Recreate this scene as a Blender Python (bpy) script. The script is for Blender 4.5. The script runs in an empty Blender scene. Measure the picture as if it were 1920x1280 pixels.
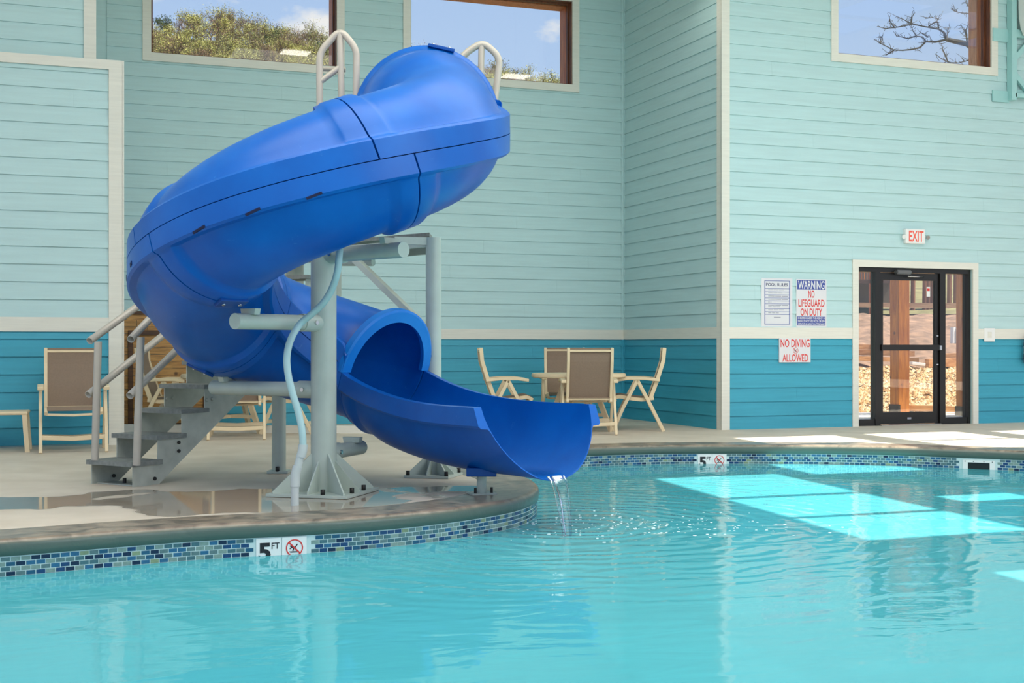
import bpy, bmesh, math, random
from mathutils import Vector, Matrix, noise
random.seed(7)
PI = math.pi
scene = bpy.context.scene
col = scene.collection
# ------------------------------------------------------------------ camera frame
F = 2441.0; HC = 1.032; HY = 650.0
CA, SA = 0.9369, 0.3497
def cw(a, Z, z=0.0):                       # camera plan coordinates -> room
    return Vector((a*CA + Z*SA, -a*SA + Z*CA, z))
def px(x, y, Z):                           # pixel at depth Z -> room
    return cw((x-960)/F*Z, Z, HC + (HY-y)/F*Z)
def pg(x, y, z=0.0):                       # pixel on the level z -> room
    Z = F*(HC-z)/(y-HY); return cw((x-960)/F*Z, Z, z)
cam_d = bpy.data.cameras.new('camera'); cam = bpy.data.objects.new('camera', cam_d); col.objects.link(cam)
cam.location = (0, 0, HC); cam.rotation_euler = (PI/2, 0, -math.atan2(SA, CA))
cam_d.sensor_width = 36; cam_d.lens = 36*F/1920; cam_d.shift_y = (HY-640)/1920; cam_d.clip_end = 2000; cam_d.clip_start = 0.05
scene.camera = cam
scene.view_settings.view_transform = 'Standard'; scene.view_settings.look = 'None'
scene.view_settings.exposure = 0.0; scene.view_settings.gamma = 1; scene.view_settings.use_curve_mapping = False
# ------------------------------------------------------------------ node helpers
def srgb(r, g, b):
    f = lambda c: (c/255/12.92) if c/255 <= 0.04045 else ((c/255+0.055)/1.055)**2.4
    return (f(r), f(g), f(b), 1)
# world
w = bpy.data.worlds.new('sky'); scene.world = w; w.use_nodes = True
nt = w.node_tree; nt.nodes.clear()
def N(nt, t, **k):
    n = nt.nodes.new(t)
    for a, v in k.items(): setattr(n, a, v)
    return n
def ramp(nt, stops, interp='LINEAR'):
    r = N(nt, 'ShaderNodeValToRGB'); r.color_ramp.interpolation = interp
    e = r.color_ramp.elements
    e[0].position, e[0].color = stops[0]; e[1].position, e[1].color = stops[-1]
    for p, c in stops[1:-1]:
        q = e.new(p); q.color = c
    return r
L = nt.links.new
tc = N(nt, 'ShaderNodeTexCoord'); sep = N(nt, 'ShaderNodeSeparateXYZ'); L(tc.outputs['Generated'], sep.inputs[0])
skyr = ramp(nt, [(0, srgb(170, 165, 150)), (0.49, srgb(190, 190, 185)), (0.5, srgb(212, 230, 252)), (0.60, srgb(188, 214, 250)), (0.75, srgb(150, 190, 245)), (1, srgb(110, 160, 235))])
mr = N(nt, 'ShaderNodeMapRange'); mr.inputs['From Min'].default_value = -1; L(sep.outputs['Z'], mr.inputs['Value']); L(mr.outputs[0], skyr.inputs[0])
mp = N(nt, 'ShaderNodeMapping'); mp.inputs['Scale'].default_value = (1, 1, 1.9); mp.inputs['Location'].default_value = (0.35, 0.1, 0.30); L(tc.outputs['Generated'], mp.inputs[0])
nz = N(nt, 'ShaderNodeTexNoise'); nz.inputs['Scale'].default_value = 11; nz.inputs['Detail'].default_value = 7; nz.inputs['Roughness'].default_value = 0.55; L(mp.outputs[0], nz.inputs['Vector'])
cr = ramp(nt, [(0.56, (0, 0, 0, 1)), (0.66, (1, 1, 1, 1))]); L(nz.outputs['Fac'], cr.inputs[0])
mx = N(nt, 'ShaderNodeMixRGB'); mx.inputs['Color2'].default_value = (0.98, 0.96, 0.95, 1)
L(cr.outputs[0], mx.inputs['Fac']); L(skyr.outputs[0], mx.inputs['Color1'])
bg = N(nt, 'ShaderNodeBackground'); bg.inputs['Strength'].default_value = 1.0; L(mx.outputs[0], bg.inputs['Color'])
wo = N(nt, 'ShaderNodeOutputWorld'); L(bg.outputs[0], wo.inputs[0])
# sun
SUN = Vector((-0.5, 0.25, -1.0))
sd = bpy.data.lights.new('sun', 'SUN'); sd.energy = 11.0; sd.angle = 0.009; sd.color = (1, 0.95, 0.86)
so = bpy.data.objects.new('sun', sd); col.objects.link(so); so.rotation_euler = SUN.to_track_quat('-Z', 'Y').to_euler()
# added area lights filling the room with ambient light, not real fixtures
def area(name, loc, sx, sy, power, colr, rot=(0, 0, 0)):
    l = bpy.data.lights.new(name, 'AREA'); l.shape = 'RECTANGLE'; l.size = sx; l.size_y = sy; l.energy = power; l.color = colr
    o = bpy.data.objects.new(name, l); col.objects.link(o); o.location = loc; o.rotation_euler = rot; return o
area('fill_light', (7.5, 8.5, 6.35), 8, 5, 280, (1, 0.97, 0.93))
area('fill_light', (1.0, 6.0, 6.35), 6, 6, 400, (1, 0.95, 0.88))
area('fill_light', (9.5, -2.0, 4.2), 9, 4, 330, (0.96, 0.98, 1.0), (math.radians(68), 0, 0))

# ------------------------------------------------------------------ materials
MATS = {}
def base(name):
    m = bpy.data.materials.new(name); m.use_nodes = True; t = m.node_tree
    return m, t, t.nodes['Principled BSDF']
def mat(name, rgb, rough=0.5, metal=0.0, var=0.0, vscale=8, bump=0.0, bscale=40, stretch=(1, 1, 1), spec=0.5, rvar=0, coat=0):
    if name in MATS: return MATS[name]
    m, t, b = base(name)
    c = srgb(*rgb); b.inputs['Base Color'].default_value = c; b.inputs['Roughness'].default_value = rough; b.inputs['Metallic'].default_value = metal
    b.inputs['Specular IOR Level'].default_value = spec; b.inputs['Coat Weight'].default_value = coat; b.inputs['Coat Roughness'].default_value = 0.15
    if var or bump or rvar:
        tcn = N(t, 'ShaderNodeTexCoord'); mpn = N(t, 'ShaderNodeMapping'); mpn.inputs['Scale'].default_value = stretch
        geo = N(t, 'ShaderNodeNewGeometry')
        t.links.new(geo.outputs['Position'], mpn.inputs[0])
    if var:
        n = N(t, 'ShaderNodeTexNoise'); n.inputs['Scale'].default_value = vscale; n.inputs['Detail'].default_value = 5
        t.links.new(mpn.outputs[0], n.inputs['Vector'])
        d = tuple(min(1, x*(1-var)) for x in c[:3])+(1,); u = tuple(min(1, x*(1+var)) for x in c[:3])+(1,)
        r = ramp(t, [(0.3, d), (0.7, u)]); t.links.new(n.outputs['Fac'], r.inputs[0]); t.links.new(r.outputs[0], b.inputs['Base Color'])
        if rvar:
            r2 = ramp(t, [(0.3, (rough-rvar,)*3+(1,)), (0.7, (rough+rvar,)*3+(1,))]); t.links.new(n.outputs['Fac'], r2.inputs[0]); t.links.new(r2.outputs[0], b.inputs['Roughness'])
    if bump:
        n = N(t, 'ShaderNodeTexNoise'); n.inputs['Scale'].default_value = bscale; n.inputs['Detail'].default_value = 4
        t.links.new(mpn.outputs[0], n.inputs['Vector'])
        bp = N(t, 'ShaderNodeBump'); bp.inputs['Strength'].default_value = bump; bp.inputs['Distance'].default_value = 0.01
        t.links.new(n.outputs['Fac'], bp.inputs['Height']); t.links.new(bp.outputs[0], b.inputs['Normal'])
    MATS[name] = m; return m
def wood(name, dark, light, scale=(1.2, 1.2, 14), rough=0.55, knots=True):
    if name in MATS: return MATS[name]
    m, t, b = base(name); geo = N(t, 'ShaderNodeNewGeometry'); mpn = N(t, 'ShaderNodeMapping'); mpn.inputs['Scale'].default_value = scale
    t.links.new(geo.outputs['Position'], mpn.inputs[0])
    n = N(t, 'ShaderNodeTexNoise'); n.inputs['Scale'].default_value = 3.5; n.inputs['Detail'].default_value = 6; n.inputs['Distortion'].default_value = 0.6
    t.links.new(mpn.outputs[0], n.inputs['Vector'])
    mid = tuple((a+c)/2 for a, c in zip(srgb(*dark), srgb(*light)))
    r = ramp(t, [(0.3, srgb(*dark)), (0.5, mid), (0.68, srgb(*light))]); t.links.new(n.outputs['Fac'], r.inputs[0])
    outc = r.outputs[0]
    if knots:
        v = N(t, 'ShaderNodeTexVoronoi'); v.inputs['Scale'].default_value = 4.0; t.links.new(geo.outputs['Position'], v.inputs['Vector'])
        kr = ramp(t, [(0.05, (1, 1, 1, 1)), (0.14, (0, 0, 0, 1))]); t.links.new(v.outputs['Distance'], kr.inputs[0])
        mxx = N(t, 'ShaderNodeMixRGB'); mxx.inputs['Color2'].default_value = tuple(x*0.45 for x in srgb(*dark)[:3])+(1,)
        t.links.new(kr.outputs[0], mxx.inputs['Fac']); t.links.new(outc, mxx.inputs['Color1']); outc = mxx.outputs[0]
    t.links.new(outc, b.inputs['Base Color']); b.inputs['Roughness'].default_value = rough
    MATS[name] = m; return m
def clear(name, tint, ior=1.45, rough=0.0):
    m = bpy.data.materials.new(name); m.use_nodes = True; t = m.node_tree; t.nodes.clear()
    fr = N(t, 'ShaderNodeFresnel'); fr.inputs['IOR'].default_value = ior
    a = N(t, 'ShaderNodeBsdfTransparent'); a.inputs[0].default_value = tint
    g = N(t, 'ShaderNodeBsdfGlossy'); g.inputs['Roughness'].default_value = rough
    x = N(t, 'ShaderNodeMixShader'); o = N(t, 'ShaderNodeOutputMaterial')
    t.links.new(fr.outputs[0], x.inputs[0]); t.links.new(a.outputs[0], x.inputs[1]); t.links.new(g.outputs[0], x.inputs[2]); t.links.new(x.outputs[0], o.inputs[0])
    return m
M_glass = clear('window_glass', (0.95, 0.96, 0.96, 1))
grain = dict(bump=0.10, bscale=30, stretch=(0.6, 0.6, 10))
M_aqua = mat('aqua_siding_paint', (182, 212, 212), 0.62, var=0.04, vscale=3, **grain)
M_teal = mat('teal_siding_paint', (58, 158, 182), 0.55, var=0.06, vscale=3, **grain)
M_cream = mat('cream_trim_paint', (222, 220, 208), 0.6, var=0.04, vscale=6, **grain)
M_concrete = None
M_blue = None
M_steel = mat('painted_steel', (184, 194, 182), 0.38, 0.0, var=0.07, vscale=5, bump=0.05, bscale=60, spec=0.6)
M_galv = mat('galvanised_steel', (176, 180, 168), 0.45, 0.05, var=0.12, vscale=9)
M_tread = mat('tread_grating', (132, 136, 130), 0.75, 0.0, var=0.15, vscale=30, bump=0.6, bscale=150)
M_rail = mat('handrail_steel', (182, 175, 162), 0.3, 0.05, var=0.04)
M_pvc = mat('white_pvc', (196, 204, 202), 0.4)
M_hose = mat('flexible_hose', (176, 206, 206), 0.45)
M_resin = mat('beige_resin', (226, 205, 168), 0.5, var=0.03)
M_sling = mat('taupe_sling', (136, 116, 98), 0.8, var=0.05, vscale=60, bump=0.15, bscale=400)
M_black = mat('black_metal', (22, 20, 19), 0.35)
M_bolt = mat('dark_bolt', (52, 50, 48), 0.45, 0.6)
M_chrome = mat('chrome', (200, 200, 200), 0.2, 1.0)
M_white = mat('white_enamel', (232, 232, 228), 0.45)
M_red = mat('sign_red', (214, 52, 46), 0.5)
M_navy = mat('sign_blue', (66, 82, 156), 0.5)
M_ink = mat('black_ink', (24, 24, 28), 0.5)
M_grey = mat('grey_print', (150, 152, 165), 0.6)
M_slot = mat('dark_slot', (4, 14, 58), 0.8)
M_frame = wood('brown_window_frame', (70, 34, 16), (120, 66, 34), (8, 8, 1), knots=False)
M_frameb = wood('orange_timber', (150, 78, 30), (196, 116, 58), (8, 8, 1), knots=False)
M_cedar = wood('cedar_planks', (140, 96, 46), (200, 150, 84))
M_darkwood = wood('dark_timber', (62, 38, 18), (96, 60, 30), knots=False)
M_post = wood('stained_post', (152, 78, 16), (200, 122, 40), (6, 6, 0.8))
M_lumber = wood('lumber', (180, 120, 70), (226, 170, 112), (1.2, 1.2, 8), knots=False)
M_ceil = mat('ceiling_paint', (225, 225, 220), 0.8)
M_tealsteel = mat('teal_painted_steel', (158, 204, 202), 0.5, var=0.03)
M_plaster = mat('pool_plaster', (120, 215, 222), 0.8, var=0.03, vscale=2)
M_grout = mat('tile_grout', (196, 216, 214), 0.8)
M_dirt = mat('bare_dirt', (134, 104, 80), 0.95, var=0.4, vscale=4, bump=1, bscale=5)
M_gravel = mat('gravel', (130, 100, 70), 0.95, var=0.25, vscale=8)
M_pave = mat('patio_concrete', (170, 160, 152), 0.9, var=0.08)
M_leaf = [mat('budding_leaves', (176, 172, 92), 0.8), mat('olive_leaves', (144, 142, 78), 0.8), mat('bare_twigs', (152, 120, 90), 0.9), mat('dark_evergreen', (70, 84, 42), 0.9)]
M_bark = mat('bark', (92, 74, 60), 0.9)
M_twig = mat('branch_bark', (70, 64, 62), 0.9)
M_hill = mat('forest_floor', (120, 104, 64), 1.0, var=0.3, vscale=0.08)
# wet concrete
def floor_mat():
    m, t, b = base('pool_deck_concrete'); geo = N(t, 'ShaderNodeNewGeometry'); l = t.links.new
    n1 = N(t, 'ShaderNodeTexNoise'); n1.inputs['Scale'].default_value = 2.2; n1.inputs['Detail'].default_value = 6; l(geo.outputs['Position'], n1.inputs['Vector'])
    r1 = ramp(t, [(0.35, srgb(200, 187, 168)), (0.65, srgb(213, 201, 183))]); l(n1.outputs['Fac'], r1.inputs[0])
    # puddles spilling from the slide toward the coping
    n2 = N(t, 'ShaderNodeTexNoise'); n2.inputs['Scale'].default_value = 0.9; n2.inputs['Detail'].default_value = 3; l(geo.outputs['Position'], n2.inputs['Vector'])
    p = pg(440, 935)
    vs = N(t, 'ShaderNodeVectorMath', operation='SUBTRACT'); vs.inputs[1].default_value = (p.x, p.y, 0); l(geo.outputs['Position'], vs.inputs[0])
    rot = N(t, 'ShaderNodeMapping'); rot.inputs['Rotation'].default_value = (0, 0, math.radians(20)); rot.inputs['Scale'].default_value = (0.55, 1.15, 0); l(vs.outputs[0], rot.inputs[0])
    ln = N(t, 'ShaderNodeVectorMath', operation='LENGTH'); l(rot.outputs[0], ln.inputs[0])
    ma = N(t, 'ShaderNodeMath', operation='MULTIPLY_ADD'); ma.inputs[1].default_value = 2.2; l(n2.outputs['Fac'], ma.inputs[0]); l(ln.outputs['Value'], ma.inputs[2])
    wet = ramp(t, [(0.0, (1, 1, 1, 1)), (0.06, (0, 0, 0, 1))])
    sb = N(t, 'ShaderNodeMath', operation='SUBTRACT'); sb.inputs[1].default_value = 1.90; l(ma.outputs[0], sb.inputs[0]); l(sb.outputs[0], wet.inputs[0])
    dk = N(t, 'ShaderNodeMixRGB', blend_type='MULTIPLY'); dk.inputs['Color2'].default_value = (0.62, 0.60, 0.58, 1); l(wet.outputs[0], dk.inputs['Fac']); l(r1.outputs[0], dk.inputs['Color1']); l(dk.outputs[0], b.inputs['Base Color'])
    rr = N(t, 'ShaderNodeMapRange'); rr.inputs['To Min'].default_value = 0.62; rr.inputs['To Max'].default_value = 0.06; l(wet.outputs[0], rr.inputs['Value']); l(rr.outputs[0], b.inputs['Roughness'])
    return m
M_concrete = floor_mat()
def coping_mat():
    m, t, b = base('stamped_coping'); geo = N(t, 'ShaderNodeNewGeometry'); l = t.links.new
    n1 = N(t, 'ShaderNodeTexNoise'); n1.inputs['Scale'].default_value = 6; n1.inputs['Detail'].default_value = 8; n1.inputs['Distortion'].default_value = 1.2; l(geo.outputs['Position'], n1.inputs['Vector'])
    r1 = ramp(t, [(0.3, srgb(84, 76, 66)), (0.5, srgb(134, 120, 104)), (0.7, srgb(162, 146, 126))]); l(n1.outputs['Fac'], r1.inputs[0])
    sp = N(t, 'ShaderNodeSeparateXYZ'); l(geo.outputs['Normal'], sp.inputs[0])
    rr = ramp(t, [(0.3, (1, 1, 1, 1)), (0.8, (0, 0, 0, 1))]); l(sp.outputs['Z'], rr.inputs[0])
    g = N(t, 'ShaderNodeMixRGB'); g.inputs['Color2'].default_value = srgb(86, 100, 90); l(rr.outputs[0], g.inputs['Fac']); l(r1.outputs[0], g.inputs['Color1']); l(g.outputs[0], b.inputs['Base Color'])
    b.inputs['Roughness'].default_value = 0.28
    bp = N(t, 'ShaderNodeBump'); bp.inputs['Strength'].default_value = 0.5; bp.inputs['Distance'].default_value = 0.01; l(n1.outputs['Fac'], bp.inputs['Height']); l(bp.outputs[0], b.inputs['Normal'])
    return m
M_coping = coping_mat()
def blue_mat(name='blue_moulded_plastic', c1=(0, 86, 174), c2=(0, 99, 190)):
    m, t, b = base(name); geo = N(t, 'ShaderNodeNewGeometry'); l = t.links.new
    n1 = N(t, 'ShaderNodeTexNoise'); n1.inputs['Scale'].default_value = 2.5; n1.inputs['Detail'].default_value = 5; l(geo.outputs['Position'], n1.inputs['Vector'])
    r1 = ramp(t, [(0.35, srgb(*c1)), (0.68, srgb(*c2))]); l(n1.outputs['Fac'], r1.inputs[0])
    # pale scuffs
    n2 = N(t, 'ShaderNodeTexNoise'); n2.inputs['Scale'].default_value = 9; n2.inputs['Detail'].default_value = 10; n2.inputs['Roughness'].default_value = 0.7; n2.inputs['Distortion'].default_value = 1.5; l(geo.outputs['Position'], n2.inputs['Vector'])
    r2 = ramp(t, [(0.64, (0, 0, 0, 1)), (0.78, (0.35, 0.35, 0.35, 1))]); l(n2.outputs['Fac'], r2.inputs[0])
    mxx = N(t, 'ShaderNodeMixRGB'); mxx.inputs['Color2'].default_value = srgb(110, 170, 220); l(r2.outputs[0], mxx.inputs['Fac']); l(r1.outputs[0], mxx.inputs['Color1']); l(mxx.outputs[0], b.inputs['Base Color'])
    b.inputs['Roughness'].default_value = 0.36; b.inputs['Specular IOR Level'].default_value = 0.36
    n3 = N(t, 'ShaderNodeTexNoise'); n3.inputs['Scale'].default_value = 90; l(geo.outputs['Position'], n3.inputs['Vector'])
    bp = N(t, 'ShaderNodeBump'); bp.inputs['Strength'].default_value = 0.06; bp.inputs['Distance'].default_value = 0.004; l(n3.outputs['Fac'], bp.inputs['Height']); l(bp.outputs[0], b.inputs['Normal'])
    return m
M_blue = blue_mat()
# ------------------------------------------------------------------ object helpers
def obj(name, me, m=None, parent=None):
    if isinstance(me, bmesh.types.BMesh):
        bm = me; me = bpy.data.meshes.new(name); bm.normal_update(); bm.to_mesh(me); bm.free()
    o = bpy.data.objects.new(name, me); col.objects.link(o)
    if m:
        for mm in (m if isinstance(m, (list, tuple)) else [m]): me.materials.append(mm)
    if parent:
        o.parent = parent; o.matrix_parent_inverse = parent_inv(parent)
    return o
def world_of(o):
    mtx = o.matrix_basis.copy()
    if o.parent: mtx = world_of(o.parent) @ o.matrix_parent_inverse @ mtx
    return mtx
def parent_inv(p): return world_of(p).inverted()
def empty(name, loc, rz=0, label=None, cat=None, group=None):
    o = bpy.data.objects.new(name, None); col.objects.link(o); o.location = loc; o.rotation_euler = (0, 0, rz); o.empty_display_size = 0.2
    tag(o, label, cat, group); return o
def tag(o, label=None, cat=None, group=None, kind=None):
    if label: o['label'] = label
    if cat: o['category'] = cat
    if group: o['group'] = group
    if kind: o['kind'] = kind
    return o
def struct(o): o['kind'] = 'structure'; return o
def smooth(o, ang=40):
    me = o.data
    for p in me.polygons: p.use_smooth = True
    me.set_sharp_from_angle(angle=math.radians(ang)); return o
def hexa(bm, pts, mi=0):                  # 8 points: bottom 4 ccw, top 4 ccw
    v = [bm.verts.new(p) for p in pts]
    for f in ((3, 2, 1, 0), (4, 5, 6, 7), (0, 1, 5, 4), (1, 2, 6, 5), (2, 3, 7, 6), (3, 0, 4, 7)):
        bm.faces.new([v[i] for i in f]).material_index = mi
    return v
def box(bm, x0, x1, y0, y1, z0, z1, M=None, bev=0, mi=0):
    pts = [Vector(p) for p in ((x0, y0, z0), (x1, y0, z0), (x1, y1, z0), (x0, y1, z0), (x0, y0, z1), (x1, y0, z1), (x1, y1, z1), (x0, y1, z1))]
    if M: pts = [M @ p for p in pts]
    v = hexa(bm, pts, mi)
    if bev:
        es = set()
        for q in v: es.update(q.link_edges)
        bmesh.ops.bevel(bm, geom=list(es), offset=bev, segments=2, affect='EDGES', profile=0.5)
def frame_z(d):                           # rotation taking Z to d
    return Vector(d).to_track_quat('Z', 'Y').to_matrix()
def tube(bm, pts, r, seg=14, cap=True, mi=0):
    pts = [Vector(p) for p in pts]; n = len(pts)
    rs = r if isinstance(r, (list, tuple)) else [r]*n
    rings = []; up = None
    for i, p in enumerate(pts):
        d = (pts[min(i+1, n-1)]-pts[max(i-1, 0)]).normalized()
        if up is None:
            up = Vector((0, 0, 1)) if abs(d.z) < 0.9 else Vector((1, 0, 0))
        s = d.cross(up).normalized(); up = s.cross(d).normalized()
        rings.append([bm.verts.new(p+(s*math.cos(2*PI*k/seg)+up*math.sin(2*PI*k/seg))*rs[i]) for k in range(seg)])
    for a, b in zip(rings, rings[1:]):
        for k in range(seg):
            f = bm.faces.new((a[k], a[(k+1) % seg], b[(k+1) % seg], b[k])); f.material_index = mi; f.smooth = True
    if cap:
        bm.faces.new(rings[0][::-1]).material_index = mi; bm.faces.new(rings[-1]).material_index = mi
def tubeo(name, pts, r, m, parent=None, seg=16, cap=True):
    bm = bmesh.new(); tube(bm, pts, r, seg, cap); bmesh.ops.recalc_face_normals(bm, faces=bm.faces)
    o = obj(name, bm, m, parent); smooth(o, 50); return o
def pipe_open(name, pts, r, m, parent=None, th=0.004, seg=16):   # open-ended pipe with a wall
    bm = bmesh.new(); tube(bm, pts, r, seg, False); o = obj(name, bm, m, parent)
    s = o.modifiers.new('wall', 'SOLIDIFY'); s.thickness = th; s.offset = 0; return o
def spline(pts, n=8):
    pts = [Vector(p) for p in pts]; out = []
    for i in range(len(pts)-1):
        p0 = pts[max(i-1, 0)]; p1 = pts[i]; p2 = pts[i+1]; p3 = pts[min(i+2, len(pts)-1)]
        for k in range(n):
            t = k/n
            out.append(0.5*((2*p1)+(p2-p0)*t+(2*p0-5*p1+4*p2-p3)*t*t+(-p0+3*p1-3*p2+p3)*t*t*t))
    out.append(pts[-1]); return out
def plate(name, poly, th, m, parent=None, axis=None, bev=0):
    """polygon (list of 3D points, planar) given thickness th along axis (both sides)"""
    bm = bmesh.new(); ax = Vector(axis).normalized()*th/2
    a = [bm.verts.new(Vector(p)-ax) for p in poly]; b = [bm.verts.new(Vector(p)+ax) for p in poly]
    bm.faces.new(a[::-1]); bm.faces.new(b); n = len(poly)
    for i in range(n): bm.faces.new((a[i], a[(i+1) % n], b[(i+1) % n], b[i]))
    bmesh.ops.recalc_face_normals(bm, faces=bm.faces)
    return obj(name, bm, m, parent)
def text_mesh(s, bold=0.0, depth=0.0):
    c = bpy.data.curves.new('lettering', 'FONT'); c.body = s; c.offset = bold; c.extrude = depth; c.resolution_u = 3
    o = bpy.data.objects.new('lettering', c); col.objects.link(o); bpy.context.view_layer.update()
    me = bpy.data.meshes.new_from_object(o.evaluated_get(bpy.context.evaluated_depsgraph_get()))
    bpy.data.objects.remove(o); return me
def lettering(s, M, u0, u1, z0, z1, n, m, parent, bold=0.02, name='lettering'):
    """M(u,n,z)->world. text stretched into u0..u1 x z0..z1 at offset n from the wall"""
    me = text_mesh(s, bold, 0.01)
    xs = [v.co.x for v in me.vertices]; ys = [v.co.y for v in me.vertices]
    ax, bx, ay, by = min(xs), max(xs), min(ys), max(ys)
    for v in me.vertices:
        v.co = M(u0+(v.co.x-ax)/(bx-ax)*(u1-u0), n+(0.0012 if v.co.z > 0 else 0), z0+(v.co.y-ay)/(by-ay)*(z1-z0))
    me.materials.clear(); return obj(name, me, m, parent)

# ------------------------------------------------------------------ ROOM SHELL
XS, YB, YD = 8.11, 17.09, 14.25            # side wall X, back wall Y, door wall Y
H = 6.6; XR = 15.5; XL = -6.0
wall_back_M = lambda u, n, z: Vector((u, YB-n, z))
wall_door_M = lambda u, n, z: Vector((u, YD-n, z))
wall_side_M = lambda u, n, z: Vector((XS-n, u, z))
wall_left_M = lambda u, n, z: Vector((u, 14.34-n, z))
wall_upleft_M = lambda u, n, z: Vector((u, 14.62-n, z))
def wbox(bm, Mf, u0, u1, n0, n1, z0, z1, mi=0):
    hexa(bm, [Mf(u0, n0, z0), Mf(u1, n0, z0), Mf(u1, n1, z0), Mf(u0, n1, z0), Mf(u0, n0, z1), Mf(u1, n0, z1), Mf(u1, n1, z1), Mf(u0, n1, z1)], mi)
def fix(bm): bmesh.ops.recalc_face_normals(bm, faces=bm.faces); return bm
def wall(name, Mf, u0, u1, z0, z1, openings=(), th=0.16, m=None):
    bm = bmesh.new(); us = sorted({u0, u1, *[v for o in openings for v in o[:2]]}); zs = sorted({z0, z1, *[v for o in openings for v in o[2:]]})
    for a, b in zip(us, us[1:]):
        for c, d in zip(zs, zs[1:]):
            cu, cz = (a+b)/2, (c+d)/2
            if any(o[0] < cu < o[1] and o[2] < cz < o[3] for o in openings): continue
            wbox(bm, Mf, a, b, -th, 0, c, d)
    return struct(obj(name, fix(bm), m or M_aqua))
def board(Mf, u0, u1, z0, z1, m, parent, th=0.020, name='siding_board'):
    bm = bmesh.new(); g = 0.0004
    hexa(bm, [Mf(u0+g, 0, z0), Mf(u1-g, 0, z0), Mf(u1-g, th, z0), Mf(u0+g, th, z0), Mf(u0+g, 0, z1), Mf(u1-g, 0, z1), Mf(u1-g, 0.004, z1), Mf(u0+g, 0.004, z1)])
    return obj(name, fix(bm), m, parent)
def clad(Mf, u0, u1, rows, openings, parent, piece=3.66, step=1.22):
    for i, (z0, z1, m) in enumerate(rows):
        cuts = [u0]; x = u0+((i*step*1.7) % piece)
        if x <= u0+0.3: x += piece
        while x < u1-0.3: cuts.append(x); x += piece
        cuts.append(u1)
        for a, b in zip(cuts, cuts[1:]):
            todo = [(a, b, z0, z1)]
            for o in openings:
                nxt = []
                for (p, q, r, s) in todo:
                    if q <= o[0] or p >= o[1] or s <= o[2] or r >= o[3]: nxt.append((p, q, r, s)); continue
                    if p < o[0]: nxt.append((p, o[0], r, s))
                    if q > o[1]: nxt.append((o[1], q, r, s))
                    pm, qm = max(p, o[0]), min(q, o[1])
                    if r < o[2]: nxt.append((pm, qm, r, o[2]))
                    if s > o[3]: nxt.append((pm, qm, o[3], s))
                todo = nxt
            for (p, q, r, s) in todo:
                if q-p > 0.02 and s-r > 0.015: board(Mf, p, q, r, s, m, parent)
def rows(bz0, bz1, first, ex, top):
    out = [(bz0-first, bz0, M_teal)]; z = bz0-first
    while z > 0.02: out.append((max(0, z-ex), z, M_teal)); z -= ex
    z = bz1
    while z < top: out.append((z, min(z+ex, top), M_aqua)); z += ex
    return out
W1 = (1.486, 3.88, 4.765, 5.95); W2 = (4.90, 7.29, 4.765, 5.95); W3 = (9.79, 12.23, 4.808, 5.99); DR = (10.10, 11.92, 0.0, 2.07)
TW = 0.105
wb = wall('wall_back', wall_back_M, 0.6, XS+0.16, 0, H, [W1, W2])
ws = wall('wall_side', wall_side_M, YD-0.0, YB, 0, H, th=0.14)
wd = wall('wall_right', wall_door_M, XS+0.0, XR, 0, H, [W3, DR])
wl = wall('wall_left', wall_left_M, XL, 0.95, 0, 4.05, th=1.2)
wu = wall('wall_left_upper', wall_upleft_M, XL, 0.70, 4.05, H, th=0.9)
grow = lambda o, t: (o[0]-t, o[1]+t, o[2]-t, o[3]+t)
WOOD = (0.6, 2.23, 0.0, 1.484)
R0 = rows(1.137, 1.277, 0.087, 0.1765, H)
clad(wall_back_M, 0.95, XS-0.05, R0, [grow(W1, TW), grow(W2, TW), WOOD], wb)
clad(wall_side_M, YD+0.1, YB-0.045, R0, [], ws)
clad(wall_door_M, XS+0.09, XR, R0, [grow(W3, TW), (DR[0]-0.09, DR[1]+0.09, 0, DR[3]+0.09)], wd)
RL = rows(1.19, 1.34, 0.075, 0.183, 3.95)
clad(wall_left_M, XL, 0.95-0.135, RL, [], wl)
clad(wall_upleft_M, XL, 0.70-0.125, [(4.07+0.184*i, 4.07+0.184*(i+1), M_aqua) for i in range(13)], [], wu)
TRIM = [0]
def trim(Mf, u0, u1, z0, z1, n0=0, n1=0.024, m=None):
    TRIM[0] += 1; bm = bmesh.new(); wbox(bm, Mf, u0, u1, n0, n1, z0, z1)
    return struct(obj('trim_%d' % TRIM[0], fix(bm), m or M_cream))
trim(wall_back_M, WOOD[1], XS-0.045, 1.137, 1.277); trim(wall_side_M, YD+0.1, YB-0.045, 1.137, 1.277)
trim(wall_door_M, XS+0.09, DR[0]-0.09, 1.137, 1.277); trim(wall_door_M, DR[1]+0.09, XR, 1.137, 1.277)
trim(wall_left_M, XL, 0.815, 1.19, 1.34)
trim(wall_left_M, 0.815, 0.952, 0, 4.05, 0, 0.03); trim(wall_left_M, XL, 0.815, 3.95, 4.05, 0, 0.03)
trim(lambda u, n, z: Vector((0.95+n, u, z)), 14.31, 14.44, 0, 4.05, 0, 0.02)
trim(wall_upleft_M, 0.575, 0.702, 4.05, H, 0, 0.03)
# outside corner boards, inside corner strips
trim(wall_door_M, XS-0.024, XS+0.09, 0, H, 0, 0.028); trim(wall_side_M, YD-0.004, YD+0.1, 0, H, 0, 0.024)
for z0, z1, m in ((0, 1.137, M_teal), (1.277, H, M_aqua), (1.137, 1.277, M_cream)):
    trim(wall_back_M, XS-0.05, XS, z0, z1, 0, 0.02, m); trim(wall_side_M, YB-0.045, YB-0.02, z0, z1, 0, 0.02, m)
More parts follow.
